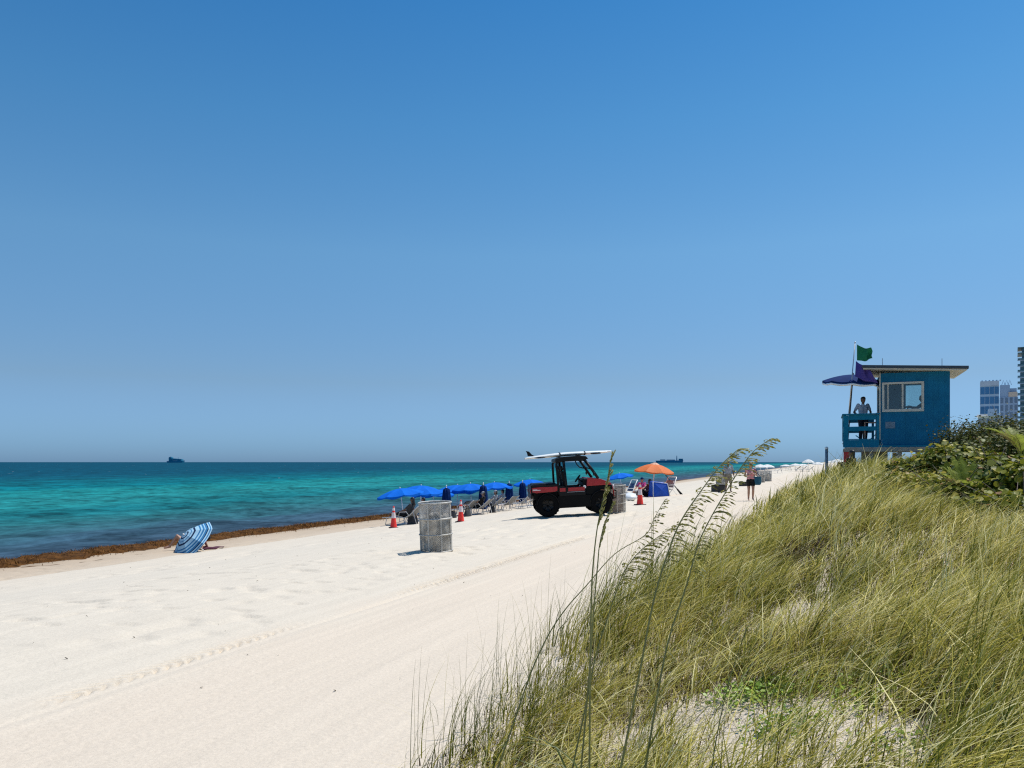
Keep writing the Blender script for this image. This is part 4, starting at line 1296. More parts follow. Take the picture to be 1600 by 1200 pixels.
# glass
mg = bpy.data.materials.new('window_glass'); t_, n_, l_ = nodes(mg)
tr = n_.new('ShaderNodeBsdfTransparent'); tr.inputs['Color'].default_value = (.80, .88, .88, 1)
gl = n_.new('ShaderNodeBsdfGlossy'); gl.inputs['Roughness'].default_value = .03
mxs = n_.new('ShaderNodeMixShader'); mxs.inputs[0].default_value = .07
l_.new(tr.outputs[0], mxs.inputs[1]); l_.new(gl.outputs[0], mxs.inputs[2]); l_.new(mxs.outputs[0], n_['Material Output'].inputs['Surface'])
for c in [c for c in hut.children if c.name.startswith('window')]:
    y = .05 if c.location.y == 0 and min(v_.co.y for v_ in c.data.vertices) < .5 else DEP - .02
    wx0, wx1, wz0, wz1 = (1.36, 2.63, 1.40, 2.36) if y < .5 else (BX0, BX1, BZ0, BZ1)
    m = MB(); m.span((wx0 + .002, y, wz0 + .002), (wx1 - .002, y + .005, wz1 - .002)); m.build('pane', mg, c)
# inside: a dark blind pulled over the back window's left part, a shelf
m = MB(); m.span((BX0 - .1, DEP - T - .05, BZ0 - .05), (BX0 + .66, DEP - T - .03, BZ1 + .1)); m.build('blind', mat('dark_teal_blind', (.04, .14, .19), .8, transl=.35), hut)
# roof
m = MB(); ro = [(.62, slope(.62) + .06), (4.05, slope(4.05) + .06), (4.05, slope(4.05) + .165), (.62, slope(.62) + .165)]
m.prism(ro, -.42, DEP + .40); rf = m.build('roof', M_ROOF, hut, bevel=.008)
m = MB(); m.prism([(.66, slope(.66) + .012), (4.0, slope(4.0) + .012), (4.0, slope(4.0) + .057), (.66, slope(.66) + .057)], -.38, DEP + .36); m.build('soffit', M_TRIM, rf)
for x in (1.33, 3.28): MB().tube([(x, .1, slope(x) + .14), (x, .1, slope(x) + .48)], .012, 6).build('antenna', M_ALU, rf)
# notice on the wall
m = MB(); m.span((XL + .16, -.014, .72), (XL + .48, -.001, .96)); m.build('notice_board', mat('blue_grey_notice', (.13, .20, .27), .6, .2, 8), hut)
# deck, beams, railings
m = MB()
k = 12
for i in range(k): m.span((.0, -.03 + i * (DEP + .06) / k + .006, .19), (XL - .05, -.03 + (i + 1) * (DEP + .06) / k - .006, .235))
m.build('deck', M_WOODW, hut)
m = MB(); m.span((.03, -.10, -.02), (3.50, -.035, .19 - .17 + .0)); m.span((.03, DEP + .04, -.14), (3.50, DEP + .10, .02)); m.span((.03, -.10, -.14), (3.50, -.035, -.022)); m.build('floor_beam', M_FASC, hut)
m = MB(); m.span((-.02, -.075, .022), (XL - .05, -.033, .30)); m.span((XL - .048, -.074, .022), (3.52, -.034, .10)); m.build('deck_fascia', M_HUT2, hut)
def railing(p0, p1, nm):
    """boards between two corner posts"""
    r_ = MB()
    p0, p1 = Vector(p0), Vector(p1); d = (p1 - p0); L = d.length; d.normalize(); nn = Vector((-d.y, d.x, 0))
    def brd(s0, s1, z0, z1, th=.035):
        a = p0 + d * s0; b = p0 + d * s1
        c = (a + b) / 2; r_.box((c.x, c.y, (z0 + z1) / 2), (s1 - s0, th, z1 - z0), (0, 0, math.atan2(d.y, d.x)))
    brd(0, .17, .305, 1.23, .05); brd(L - .09, L, .305, 1.23, .05)
    brd(.172, L - .092, 1.05, 1.235); brd(.172, L - .092, .64, .80); brd(.172, L - .092, .305, .34)
    brd(-.04, L + .03, 1.24, 1.285, .14)
    return r_.build(nm, M_HUT2, hut, bevel=.004)
railing((.0, -.05, 0), (XL - .055, -.05, 0), 'railing'); railing((.02, DEP + .04, 0), (.02, .0, 0), 'railing'); railing((.06, DEP + .05, 0), (XL - .1, DEP + .05, 0), 'railing')
# stair ramp braces on the far side
m = MB()
m.tube([(.55, DEP + .18, -.1), (1.25, DEP + .18, .60)], .025, 6); m.tube([(.50, DEP + .18, .55), (1.25, DEP + .18, -.05)], .025, 6); m.tube([(.75, DEP + .18, .27), (1.2, DEP + .18, .27)], .02, 6)
m.build('stair_brace', M_HUT2, hut, True)
# legs and bracing down to the sand
for x, y, m_ in [(.10, 0, M_REDP), (.95, .05, M_FASC), (1.9, .0, M_FASC), (2.5, .0, M_FASC), (3.4, 0, M_FASC), (.12, DEP, M_FASC), (1.9, DEP, M_FASC), (3.4, DEP, M_FASC)]:
    h = hut.matrix_basis @ Vector((x, y, 0))
    wpos = Vector((12.52, 29.0, 0)) + Matrix.Rotation(math.atan2(-SN, CS), 3, 'Z') @ Vector((x, y, 0))
    zb = gz(wpos.x, wpos.y) - 2.28 - .3
    m = MB(); wdt = .20 if m_ is M_REDP else .15
    m.span((x - wdt / 2, y - .02, zb), (x + wdt / 2, y + .14, -.15)); lg_ = m.build('leg', m_, hut, bevel=.008)
    if m_ is M_REDP: lg_['label'] = 'red painted front corner leg'
m = MB(); m.span((.62, .30, -1.3), (1.52, .36, -.15)); m.build('skirt_panel', M_FASC, hut)
for pa, pb in (((1.0, .1, -.2), (1.9, .1, -1.0)), ((1.9, .16, -.2), (1.0, .16, -1.0)), ((2.5, .1, -.2), (3.4, .1, -1.0))):
    MB().tube([pa, pb], .04, 6).build('cross_brace', M_FASC, hut)


def hutpt(x, y, z):
    return Vector((12.52, 29.0, 2.28)) + Matrix.Rotation(math.atan2(-SN, CS), 3, 'Z') @ Vector((x, y, z))


HRZ = math.atan2(-SN, CS)
# deck umbrella
du = parasol('deck_umbrella', 'navy umbrella with white edge shading the hut deck', 1.08, .27, 2.62, M_NAVY, None, 8, .10, mat('dark_pole', (.03, .035, .05), .5), pr=.022)
q = hutpt(.17, 1.0, .24); du.location = q; du.rotation_euler = (R(5), R(4), HRZ)
m = MB(); P_ = []
for kk in range(49):
    g = 2 * math.pi * kk / 48; s_ = math.sin(math.pi * (kk % 6) / 6); r_ = 1.088 * math.cos(math.pi / 8) / math.cos(((kk % 6) / 6 - .5) * math.pi / 4)
    P_.append([(r_ * math.cos(g), r_ * math.sin(g), -.045 * s_ - .085 + dz) for dz in (.015, -.05)])
m.grid(P_); o = m.build('white_edging', M_WHITE, du, True, thick=.006); o.location = (0, 0, 2.62 - .27)
# flag pole and flags
fp0 = hutpt(.18, -.10, 1.29)
fpt = at(1336, 535, fp0.y - .05)
m = MB(); m.tube([fp0, fpt], [.022, .016], 8); m.ellipsoid(fpt, (.03, .03, .03), 8, 6)
tag(m.build('flag_pole', M_ALU, None, True), 'thin leaning flag pole fixed to the deck railing of the blue hut', 'flag pole')
def flag(name, label, corners, m_, fx, ph):
    """cloth between four picture corners, rippled in depth"""
    A, B, C_, D_ = corners     # hoist top, fly top, fly bottom, hoist bottom
    m = MB(); P_ = []
    for i in range(17):
        u_ = i / 16; row = []
        for j in range(13):
            v_ = j / 12
            p_ = lerp(lerp(A, B, u_), lerp(D_, C_, u_), v_)
            rip = (.10 * math.sin(u_ * 7 + v_ * 2.5 + ph) + .05 * math.sin(u_ * 13 - v_ * 4)) * u_
            row.append((p_.x + .03 * math.sin(v_ * 6 + ph) * u_, p_.y + rip, p_.z - .06 * math.sin(math.pi * u_) + .03 * math.sin(u_ * 9 + ph) * u_))
        P_.append(row)
    m.grid(P_); o = m.build(name, m_, None, True, thick=.004)
    return tag(o, label, 'flag')
fy = fp0.y
flag('green_flag', 'green flag flying at the top of the pole above the hut deck', [at(1339, 538, fy), at(1363, 544, fy - .3), at(1364, 560, fy - .3), at(1339, 563, fy)], mat('green_flag_cloth', (.004, .20, .085), .75, .15, 5, transl=.25), 1, 0)
flag('purple_flag', 'purple flag hanging below the green one over the deck umbrella', [at(1337.5, 564, fy), at(1358, 573, fy - .45), at(1369, 598, fy - .6), at(1336, 588, fy - .1)], mat('purple_flag_cloth', (.085, .055, .30), .75, .15, 5, transl=.25), 1, 1.5)
# lifeguard on the deck
q = hutpt(.70, .75, .236)
person('person', q, HRZ + R(205), standing(elbow_l=(-.30, .0, 1.16), wrist_l=(-.16, .24, 1.02), elbow_r=(.30, -.10, 1.15), wrist_r=(.26, .12, 1.0)),
       'lifeguard in a pale shirt and dark trousers standing on the hut deck', M_SKIN_D, [('shirt', mat('pale_blue_shirt', (.46, .50, .57), .8)), ('trousers', mat('dark_navy_trousers', (.012, .014, .03), .8))], (M_HAIR_B, 'short'))
# second guard inside, seen through the window
q = hutpt(2.86, .95, .42)
person('person', q, HRZ + R(95), standing(pelvis=(0, 0, .80), chest=(0, .06, 1.10), neck=(0, .10, 1.28), head=(0, .13, 1.42), shoulder_l=(-.185, .08, 1.25), shoulder_r=(.185, .08, 1.25), elbow_l=(-.25, .3, 1.08), elbow_r=(.25, .3, 1.08),
       wrist_l=(-.2, .52, 1.12), wrist_r=(.2, .52, 1.12), hip_l=(-.095, 0, .76), hip_r=(.095, 0, .76), knee_l=(-.1, .34, .62), knee_r=(.1, .34, .62), ankle_l=(-.1, .25, .12), ankle_r=(.1, .25, .12), toe_l=(-.12, .42, .05), toe_r=(.12, .42, .05)),
       'person sitting inside the hut, a dark shape behind the window', M_SKIN_D, [('shirt', M_DKGREY), ('trousers', M_BLACK)], (M_HAIR_B, 'short'))
q = hutpt(2.86, .90, .27)
stl = empty('stool', q, HRZ); tag(stl, 'dark stool inside the hut under the seated person', 'stool')
MB().lathe([(0, .75), (.17, .75), (.18, .78), (.17, .81), (0, .81)], 20).build('seat', M_BLACK, stl, True)
for kk in range(4):
    g = kk * math.pi / 2 + .4; MB().tube([(.12 * math.cos(g), .12 * math.sin(g), .75), (.20 * math.cos(g), .20 * math.sin(g), 0)], .014, 6).build('leg', M_ALU, stl, True)
# deck chair behind the railing
q = hutpt(.95, .62, .236)
dc = empty('deck_chair', q, HRZ + R(95)); tag(dc, 'tall chair with pale wooden frame behind the hut railing', 'chair')
M_PW = mat('pale_pink_wood', (.50, .33, .25), .7, .1, 8)
for sx in (-.24, .24):
    MB().tube([(sx, -.22, 0), (sx, -.24, 1.12)], .022, 6).build('leg', M_PW, dc); MB().tube([(sx, .22, 0), (sx, .22, .72)], .022, 6).build('leg', M_PW, dc)
    MB().box((sx, 0, .73), (.05, .50, .03)).build('armrest', M_PW, dc)
MB().box((0, 0, .50), (.46, .44, .03)).build('seat', M_DKGREY, dc); m = MB(); m.box((0, -.235, .82), (.44, .03, .40)); m.build('backrest', M_DKGREY, dc)
# someone crouching in the shade by the red leg
hp_ = at(1328, 722, 27.2)
person('person', (hp_.x, hp_.y, hp_.z - .52), HRZ + R(60), seated(.05, .05, pelvis=(0, 0, .16), hip_l=(-.095, .02, .16), hip_r=(.095, .02, .16), knee_l=(-.13, .34, .48), knee_r=(.13, .34, .48), ankle_l=(-.12, .34, .08), ankle_r=(.12, .34, .08), toe_l=(-.13, .5, .03), toe_r=(.13, .5, .03)),
       'person in black crouching in the shade beside the red hut leg', M_SKIN_D, [('shirt', M_BLACK), ('shorts', M_BLACK)], (M_HAIR_B, 'long'))

# ------------------------------------------------------------------ ribbons (grass, weed, litter)
def ribbons(base, hgt, lean, az, width, seg, tint, side_az, droop=1.8, tipw=.12):
    """curved blades: arrays of n; returns V, F, A"""
    n = len(base)
    t = np.linspace(0, 1, seg + 1)[None, :, None]
    dirv = np.stack([np.cos(az), np.sin(az), np.zeros(n)], -1)[:, None, :]
    h = hgt[:, None, None]; le = lean[:, None, None]
    up = np.array([0, 0, 1.0])[None, None, :]
    p = base[:, None, :] + up * h * (t - .38 * le * t ** 2.2) + dirv * h * le * t ** droop
    sv = np.stack([np.cos(side_az), np.sin(side_az), np.zeros(n)], -1)[:, None, :]
    wd = width[:, None, None] * (1 - (1 - tipw) * t ** 1.5) * .5
    V = np.stack([p - sv * wd, p + sv * wd], 2)          # n, seg+1, 2, 3
    k = 2 * (seg + 1)
    b = np.arange(n)[:, None] * k
    i = np.arange(seg)[None, :] * 2
    F = np.stack([b + i, b + i + 1, b + i + 3, b + i + 2], -1).reshape(-1, 4)
    return V.reshape(-1, 3), F, np.repeat(tint, k)


def join(parts):
    Vs, Fs, As, o = [], [], [], 0
    for V, F, A in parts:
        Vs.append(V); Fs.append(F + o); As.append(A); o += len(V)
    return np.concatenate(Vs), np.concatenate(Fs), np.concatenate(As)


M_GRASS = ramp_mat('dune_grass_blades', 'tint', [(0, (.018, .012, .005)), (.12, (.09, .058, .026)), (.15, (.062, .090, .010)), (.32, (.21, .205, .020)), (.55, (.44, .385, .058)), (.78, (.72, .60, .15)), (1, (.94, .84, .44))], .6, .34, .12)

bald = []
for px, py, ru, rv in [(1255, 965, .62, .26), (1180, 1175, .75, .40), (1290, 1135, .45, .28), (1060, 1140, .6, .25), (1380, 1195, .6, .28), (1130, 1115, .4, .3), (960, 1160, .4, .15)]:
    q = hit(px, py); uq, vq = to_uv(q.x, q.y); bald.append((uq, vq, ru, rv))


def bareness(u, v):
    b = np.zeros_like(u)
    for (a, c, ru, rv) in bald:
        d = np.sqrt(((u - a) / ru) ** 2 + ((v - c) / rv) ** 2) + .5 * (N3.fbm(u * 1.5, v * 1.5) - .5)
        b = np.maximum(b, 1 - sstep(.65, 1.25, d))
    return b * .97


NB = 228000
Yl, Yh, ex = 2.1, 48.0, .7
r_ = RNG.random(NB)
Yb = (Yl ** ex + r_ * (Yh ** ex - Yl ** ex)) ** (1 / ex)
kx = -.25 + RNG.random(NB) * 1.12
Xb = kx * Yb
ub_, vb_ = to_uv(Xb, Yb)
foot = 2.3 + .7 * (N1(ub_ * .35, 3.3) - .5) + .35 * (N2(ub_ * 1.3, 9.1) - .5)
dens = sstep(0, .9, foot - vb_) * (1 - bareness(ub_, vb_)) * (.72 + .45 * sstep(.32, .6, N2.fbm(ub_ * .9, vb_ * .9)))
dens *= 1 - .9 * sstep(-11, -14, vb_)
keep = RNG.random(NB) < dens
Xb, Yb, ub_, vb_ = Xb[keep], Yb[keep], ub_[keep], vb_[keep]
n = len(Xb)
# blades gather in tussocks that share height, lean and tone
HT = np.random.default_rng(77).random((6, 512, 512))
cs = np.where(Yb < 6, .15, np.where(Yb < 12, .22, .36))
ci = np.floor(ub_ / cs).astype(int); cj = np.floor(vb_ / cs).astype(int)
ti, tj = (ci * 7 + (cs * 1000).astype(int)) & 511, (cj * 13 + 5) & 511
h0, h1, h2, h3, h4, h5 = [HT[q_][ti, tj] for q_ in range(6)]
cu, cv = (ci + .15 + .7 * h0) * cs, (cj + .15 + .7 * h1) * cs
sp_ = .21 * cs
loose = RNG.random(n) < .22
ub_ = np.where(loose, ub_, cu + RNG.normal(0, 1, n) * sp_); vb_ = np.where(loose, vb_, cv + RNG.normal(0, 1, n) * sp_)
h2 = np.where(loose, .5, h2); h3 = np.where(loose, .5, h3); h4 = np.where(loose, .5, h4); h5 = np.where(loose, .5, h5)
Xb, Yb = to_xy(ub_, vb_)
Zb = ground(Xb, Yb)
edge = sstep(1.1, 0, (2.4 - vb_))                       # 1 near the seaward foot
nearb = bareness(ub_ - .5, vb_) * .9
hn = N3.fbm(ub_ * .55, vb_ * .55)
hb = (.36 + .42 * sstep(.3, .7, hn)) * (.65 + .6 * RNG.random(n)) * (1 - .45 * nearb) * np.interp(ub_, [0, 3, 6, 10], [.62, .72, .9, 1.05])
hb *= 1 + .25 * edge * (RNG.random(n) > .6)
hb *= .62 + .76 * h2
hb *= 1 - .5 * sstep(10.5, 13, ub_) * sstep(-.9, -2.2, vb_)
tint = .56 + .36 * (N1.fbm(ub_ * .5 + 40, vb_ * .5) - .5) + .20 * RNG.standard_normal(n) + .55 * (h3 - .5)
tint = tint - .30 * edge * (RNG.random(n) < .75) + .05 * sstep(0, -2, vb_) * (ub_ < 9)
tint = np.where(RNG.random(n) < .13, .97, tint)
dark = sstep(.62, .8, N4.fbm(ub_ * .8 + 9, vb_ * .8 + 4))
tint = np.clip(tint - .12 * dark, .15, 1)
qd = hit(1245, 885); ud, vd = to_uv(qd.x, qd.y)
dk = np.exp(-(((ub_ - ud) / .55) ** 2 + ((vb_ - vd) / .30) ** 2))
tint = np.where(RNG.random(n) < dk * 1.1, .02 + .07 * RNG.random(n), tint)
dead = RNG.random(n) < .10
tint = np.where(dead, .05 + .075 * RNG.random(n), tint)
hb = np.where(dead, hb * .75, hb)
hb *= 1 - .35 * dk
azb = RNG.normal(-.05, .42, n) + 1.5 * (h4 - .5) + np.where(RNG.random(n) < .10, RNG.random(n) * 6.28, 0)
lean = np.clip(RNG.normal(.72, .22, n) + .7 * (h5 - .5), .06, 1.5) * (1 - .45 * edge * (RNG.random(n) < .5))
wid = np.maximum(.0075, Yb * .00125) * (.35 + 1.05 * RNG.random(n))
parts = []
near = Yb < 7
for msk, seg in ((near, 5), (~near, 3)):
    parts.append(ribbons(np.stack([Xb, Yb, Zb - .01], -1)[msk], hb[msk], lean[msk], azb[msk], wid[msk], seg, tint[msk], azb[msk] + 1.57 + RNG.normal(0, .6, msk.sum()), 2.1))
# low dead thatch between the tussocks, coloured extra dark for the gaps' shade
kt = RNG.random(n) < .7
nt = int(kt.sum())
tx, ty = Xb[kt] + RNG.normal(0, .06, nt), Yb[kt] + RNG.normal(0, .06, nt)
azt = RNG.random(nt) * 6.28
parts.append(ribbons(np.stack([tx, ty, ground(tx, ty) - .005], -1), (.06 + .13 * RNG.random(nt)) * (1 - .4 * edge[kt]), .4 + .9 * RNG.random(nt), azt, wid[kt], 3, .02 + .10 * RNG.random(nt), azt + 1.57 + RNG.normal(0, .6, nt)))
# long green tufts along the seaward foot
tuft = []
for px, py, cnt, hh in [(690, 1196, 34, .55), (745, 1185, 40, .62), (770, 1140, 34, .66), (800, 1090, 40, .70), (845, 1060, 36, .70), (835, 1150, 46, .6), (880, 1010, 34, .72), (925, 985, 34, .75), (965, 930, 30, .7), (900, 1110, 36, .6), (1010, 900, 30, .75),
                        (1060, 870, 26, .8), (720, 1150, 18, .5), (1000, 1160, 26, .62), (1090, 1060, 26, .5), (1340, 1120, 22, .5), (1240, 1190, 20, .5), (1420, 1120, 24, .6)]:
    q = hit(px, py)
    bx = q.x + RNG.normal(0, .11, cnt); by = q.y + RNG.normal(0, .13, cnt)
    h = hh * (.55 + .75 * RNG.random(cnt))
    az_ = np.where(RNG.random(cnt) < .68, RNG.normal(0, .7, cnt), RNG.random(cnt) * 6.28)
    tuft.append(ribbons(np.stack([bx, by, ground(bx, by) - .01], -1), h, np.clip(RNG.normal(.42, .25, cnt), .04, 1.2), az_, .0036 * (.7 + .7 * RNG.random(cnt)), 6,
                        np.clip(RNG.normal(.26, .13, cnt), .15, .9), az_ + 1.57 + RNG.normal(0, .4, cnt), 2.3))
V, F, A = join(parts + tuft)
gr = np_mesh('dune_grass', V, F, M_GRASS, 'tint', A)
tag(gr, 'olive and straw coloured beach grass bending in the wind on the dune', 'grass', kind='stuff')

# dry stems lying on the bare sand of the dune
ql = []
for (a, c, ru, rv) in bald:
    k = 130
    uu = a + RNG.normal(0, ru * .7, k); vv = c + RNG.normal(0, rv * .8, k)
    x_, y_ = to_xy(uu, vv)
    az_ = RNG.random(k) * 6.28
    ql.append(ribbons(np.stack([x_, y_, ground(x_, y_) + .004], -1), .05 + .12 * RNG.random(k), np.full(k, 1.25), az_, np.full(k, .0035), 4, np.clip(RNG.normal(.6, .25, k), 0, 1), az_ + 1.57, 1.1))
V, F, A = join(ql)
tag(np_mesh('dry_litter', V, F, ramp_mat('dry_stems', 'tint', [(0, (.05, .035, .02)), (.5, (.20, .15, .085)), (1, (.45, .38, .25))], .8, 0, .1), 'tint', A), 'dry grass stems scattered on the bare dune sand', 'plant litter', kind='stuff')


# ------------------------------------------------------------------ leaf builder
def leaf_discs(C, N, r, tint, sides=8, cup=.18, asp=1.0, roll=None):
    """round leaves: centres C, normals N"""
    n = len(C)
    N = N / np.linalg.norm(N, axis=1, keepdims=True)
    a = np.cross(N, np.array([0.3, .5, .81])); a /= np.linalg.norm(a, axis=1, keepdims=True) + 1e-9
    b = np.cross(N, a)
    g = np.arange(sides) / sides * 2 * math.pi
    if roll is None: roll = RNG.random(n) * 6.28
    cg, sg_ = np.cos(g[None] + roll[:, None]), np.sin(g[None] + roll[:, None])
    a2 = a * np.cos(roll)[:, None] + b * np.sin(roll)[:, None]; b2 = -a * np.sin(roll)[:, None] + b * np.cos(roll)[:, None]
    rim = C[:, None] + r[:, None, None] * (a2[:, None] * np.cos(g)[None, :, None] + asp * b2[:, None] * np.sin(g)[None, :, None]) + (cup * r)[:, None, None] * N[:, None] * (np.abs(np.sin(g))[None, :, None])
    k = sides
    V = rim.reshape(-1, 3)
    base = np.arange(n)[:, None] * k
    F = []
    for i in range(1, k - 2, 2): F.append(np.stack([base[:, 0], base[:, 0] + i, base[:, 0] + i + 1, base[:, 0] + i + 2], -1))
    F = np.stack(F, 1).reshape(-1, 4)
    return V, F, np.repeat(tint, k)


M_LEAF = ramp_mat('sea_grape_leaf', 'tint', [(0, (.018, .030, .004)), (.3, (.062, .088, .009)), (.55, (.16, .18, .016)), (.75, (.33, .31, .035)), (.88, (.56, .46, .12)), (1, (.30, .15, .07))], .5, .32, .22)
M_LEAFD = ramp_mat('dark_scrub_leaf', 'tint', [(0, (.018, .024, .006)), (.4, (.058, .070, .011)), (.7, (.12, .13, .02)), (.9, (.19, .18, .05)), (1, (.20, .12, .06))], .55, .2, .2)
M_BARK = mat('grey_brown_bark', (.14, .105, .075), .9, .3, 14, bump=.5)


def shrub(name, label, px, Y, wid, hgt, nleaf, lr, m_, cat, group, dep=None, zoff=0., tmean=.42, sides=8, pz=None):
    x = (px - 800) / 1200 * Y
    z = gz(x, Y) if pz is None else pz
    root = empty(name, (x, Y, z + zoff)); tag(root, label, cat, group)
    dep = dep or wid
    rg = np.random.default_rng(int(px * 7 + Y * 31))
    # lobes of different size make an uneven outline
    nl = 9
    lob = []
    for k in range(nl):
        g = rg.random() * 6.28; q_ = rg.random() ** .5 * .62
        lob.append((wid * .5 * q_ * math.cos(g), dep * .5 * q_ * math.sin(g), hgt * (.36 + .42 * rg.random() * (1 - .5 * q_)), .24 + .16 * rg.random()))
    Cs, Ns = [], []
    for lx, ly, lz, lrr in lob:
        k = int(nleaf * 2.6) // nl
        d = rg.standard_normal((k, 3)); d[:, 2] = d[:, 2] * .9 + .25; d /= np.linalg.norm(d, axis=1, keepdims=True)
        rr = (.35 + .65 * rg.random((k, 1)) ** .45) * (1 + .18 * rg.standard_normal((k, 1)))
        Cc = np.array([lx, ly, lz]) + d * rr * np.array([wid * lrr, dep * lrr, hgt * lrr * 1.05])
        Cs.append(Cc); Ns.append(d * .7 + np.array([0, 0, .75]) + .55 * rg.standard_normal((k, 3)))
    C_ = np.concatenate(Cs); N_ = np.concatenate(Ns)
    C_[:, 2] = np.maximum(C_[:, 2], .03)
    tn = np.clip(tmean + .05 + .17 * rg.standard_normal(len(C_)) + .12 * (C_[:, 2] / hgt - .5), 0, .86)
    tn = np.where(rg.random(len(C_)) < .04, .88 + .12 * rg.random(len(C_)), tn)
    V, F, A = leaf_discs(C_, N_, lr * .62 * (.6 + .6 * rg.random(len(C_))), tn, sides, .22, .92)
    o = np_mesh('foliage', V, F, m_, 'tint', A); o.parent = root
    mb = MB()
    for lx, ly, lz, lrr in lob:
        mid = Vector((lx * .35 + .05 * rg.standard_normal(), ly * .35, lz * .5))
        mb.tube([(0.04 * lx, .04 * ly, -.15), mid, (lx, ly, lz)], [.035, .022, .008], 6)
        for kk in range(3):
            e = Vector((lx, ly, lz)) + Vector(rg.standard_normal(3)) * wid * lrr * .5
            mb.tube([mid.lerp(Vector((lx, ly, lz)), .5), e], [.012, .004], 5)
    mb.build('stem', M_BARK, root, True, fix=False)
    return root


GS = 'sea grape shrubs on the dune'
for a in [
    ('sea grape shrub with round glossy leaves directly under the hut window side', 1462, 15.2, 1.6, .86, 900, .075, .50),
    ('sea grape shrub at the left end of the thicket, below the hut railing', 1420, 15.6, 1.0, .64, 420, .065, .46),
    ('sea grape shrub between the hut corner and the feathery palm', 1505, 15.0, 1.6, .95, 900, .075, .46),
    ('tall sea grape shrub right of the feathery palm with dark gaps', 1565, 13.2, 1.55, .66, 850, .085, .40),
    ('big leaved sea grape shrub cut by the right picture edge', 1622, 11.6, 1.5, .72, 760, .09, .44),
    ('low sea grape shrub with yellowish leaves at the front left of the thicket', 1428, 13.4, 1.4, .50, 480, .06, .58),
    ('low sea grape shrub in front of the feathery palm', 1500, 12.2, 1.4, .46, 420, .065, .52),
    ('low sea grape shrub with pale dry leaves at the right front of the thicket', 1580, 10.4, 1.35, .40, 400, .07, .54),
]:
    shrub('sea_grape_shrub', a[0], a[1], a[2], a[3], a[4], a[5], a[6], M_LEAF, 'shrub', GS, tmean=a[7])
GD = 'dark scrub bushes behind the dune'
for a in [
    ('dark rounded scrub bush touching the right wall of the blue hut', 1512, 23.0, 1.9, 1.70, 1900, .05, .30),
    ('dark scrub bush with a broad crown below the glass tower', 1553, 21.5, 2.0, 1.80, 2000, .05, .36),
    ('tall dark scrub bush at the right picture edge below the tower balconies', 1603, 20.0, 2.2, 1.80, 2100, .052, .34),
    ('lower olive scrub bush in front of the dark bushes, left of the right edge', 1535, 18.5, 1.7, 1.05, 1300, .055, .48),
    ('olive scrub bush beneath the tall dark bush at the right edge', 1592, 16.5, 1.9, 1.35, 1500, .06, .46),
]:
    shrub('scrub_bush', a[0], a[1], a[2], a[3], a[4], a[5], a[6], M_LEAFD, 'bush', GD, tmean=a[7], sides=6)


# feathery palm and other rosettes
def frond_mesh(L, droop, az, wl, npair, rg):
    """one feathery frond: arching rachis and ribbon leaflets"""
    d = Vector((math.cos(az), math.sin(az), 0))
    pts = [d * (L * t * (.25 + .35 * droop * t)) + Vector((0, 0, L * (t - .42 * droop * t * t))) for t in [k / 8 for k in range(9)]]
    mb = MB(); mb.tube(pts, [.012 - .009 * k / 8 for k in range(9)], 5)
    sd = d.cross(Vector((0, 0, 1)))
    for k in range(npair):
        t = .22 + .76 * k / npair
        i = min(7, int(t * 8)); p = pts[i].lerp(pts[i + 1], t * 8 - i); tg = (pts[i + 1] - pts[i]).normalized()
        for s in (-1, 1):
            ll = wl * (1 - .6 * abs(t - .45)) * (.85 + .3 * rg.random())
            dr = (tg * .75 + sd * s * .62 + Vector((0, 0, .12))).normalized()
            e1 = p + dr * ll * .55; e2 = p + dr * ll + Vector((0, 0, -.10 * ll))
            w_ = tg.cross(dr).cross(dr).normalized() * .0075
            mb.add([p - w_ * .5, p + w_ * .5, e1 + w_, e1 - w_, e2], [(0, 1, 2, 3), (3, 2, 4)], [t] * 5)
    return mb


rgp = random.Random(5)
M_FROND = mat('palm_frond_green', (.30, .34, .05), .5, .3, 10, transl=.45, spec=.2)
M_FRONDY = mat('palm_frond_dry', (.33, .27, .12), .6, .2, 10, transl=.2, spec=.1)
x = (1513 - 800) / 1200 * 12.0
pl = empty('feathery_palm', (x, 12.0, gz(x, 12.0) + .02)); pl.scale = (.74, .74, .74); tag(pl, 'young feathery palm with upright green fronds amid the round leaved shrubs', 'palm')
for k, (az, L, dr) in enumerate([(1.0, 1.0, .3), (2.2, .98, .5), (3.3, .95, .95), (.2, 1.0, .8), (5.2, .8, .8), (4.2, .85, .9), (-.4, .9, 1.1), (1.7, 1.05, .15), (2.8, 1.0, .75)]):
    frond_mesh(L, dr, az, .36, 24, rgp).build('frond', M_FRONDY if k in (2,) else M_FROND, pl, fix=False)
x = (1597 - 800) / 1200 * 15.0
pl2 = empty('feathery_palm', (x, 15.0, gz(x, 15.0) + .55)); tag(pl2, 'feathery palm arching over the shrubs at the right picture edge', 'palm')
for k, (az, L, dr) in enumerate([(2.9, 1.1, 1.0), (3.4, 1.0, 1.15), (2.4, .95, .8), (3.9, .9, 1.1), (.5, .9, 1.0), (1.6, .9, .7)]):
    frond_mesh(L, dr, az, .30, 22, rgp).build('frond', M_FRONDY if k == 1 else M_FROND, pl2, fix=False)
MB().tube([(0, 0, -.7), (0.02, 0, 0.05)], [.07, .05], 10).build('trunk', M_BARK, pl2, True)


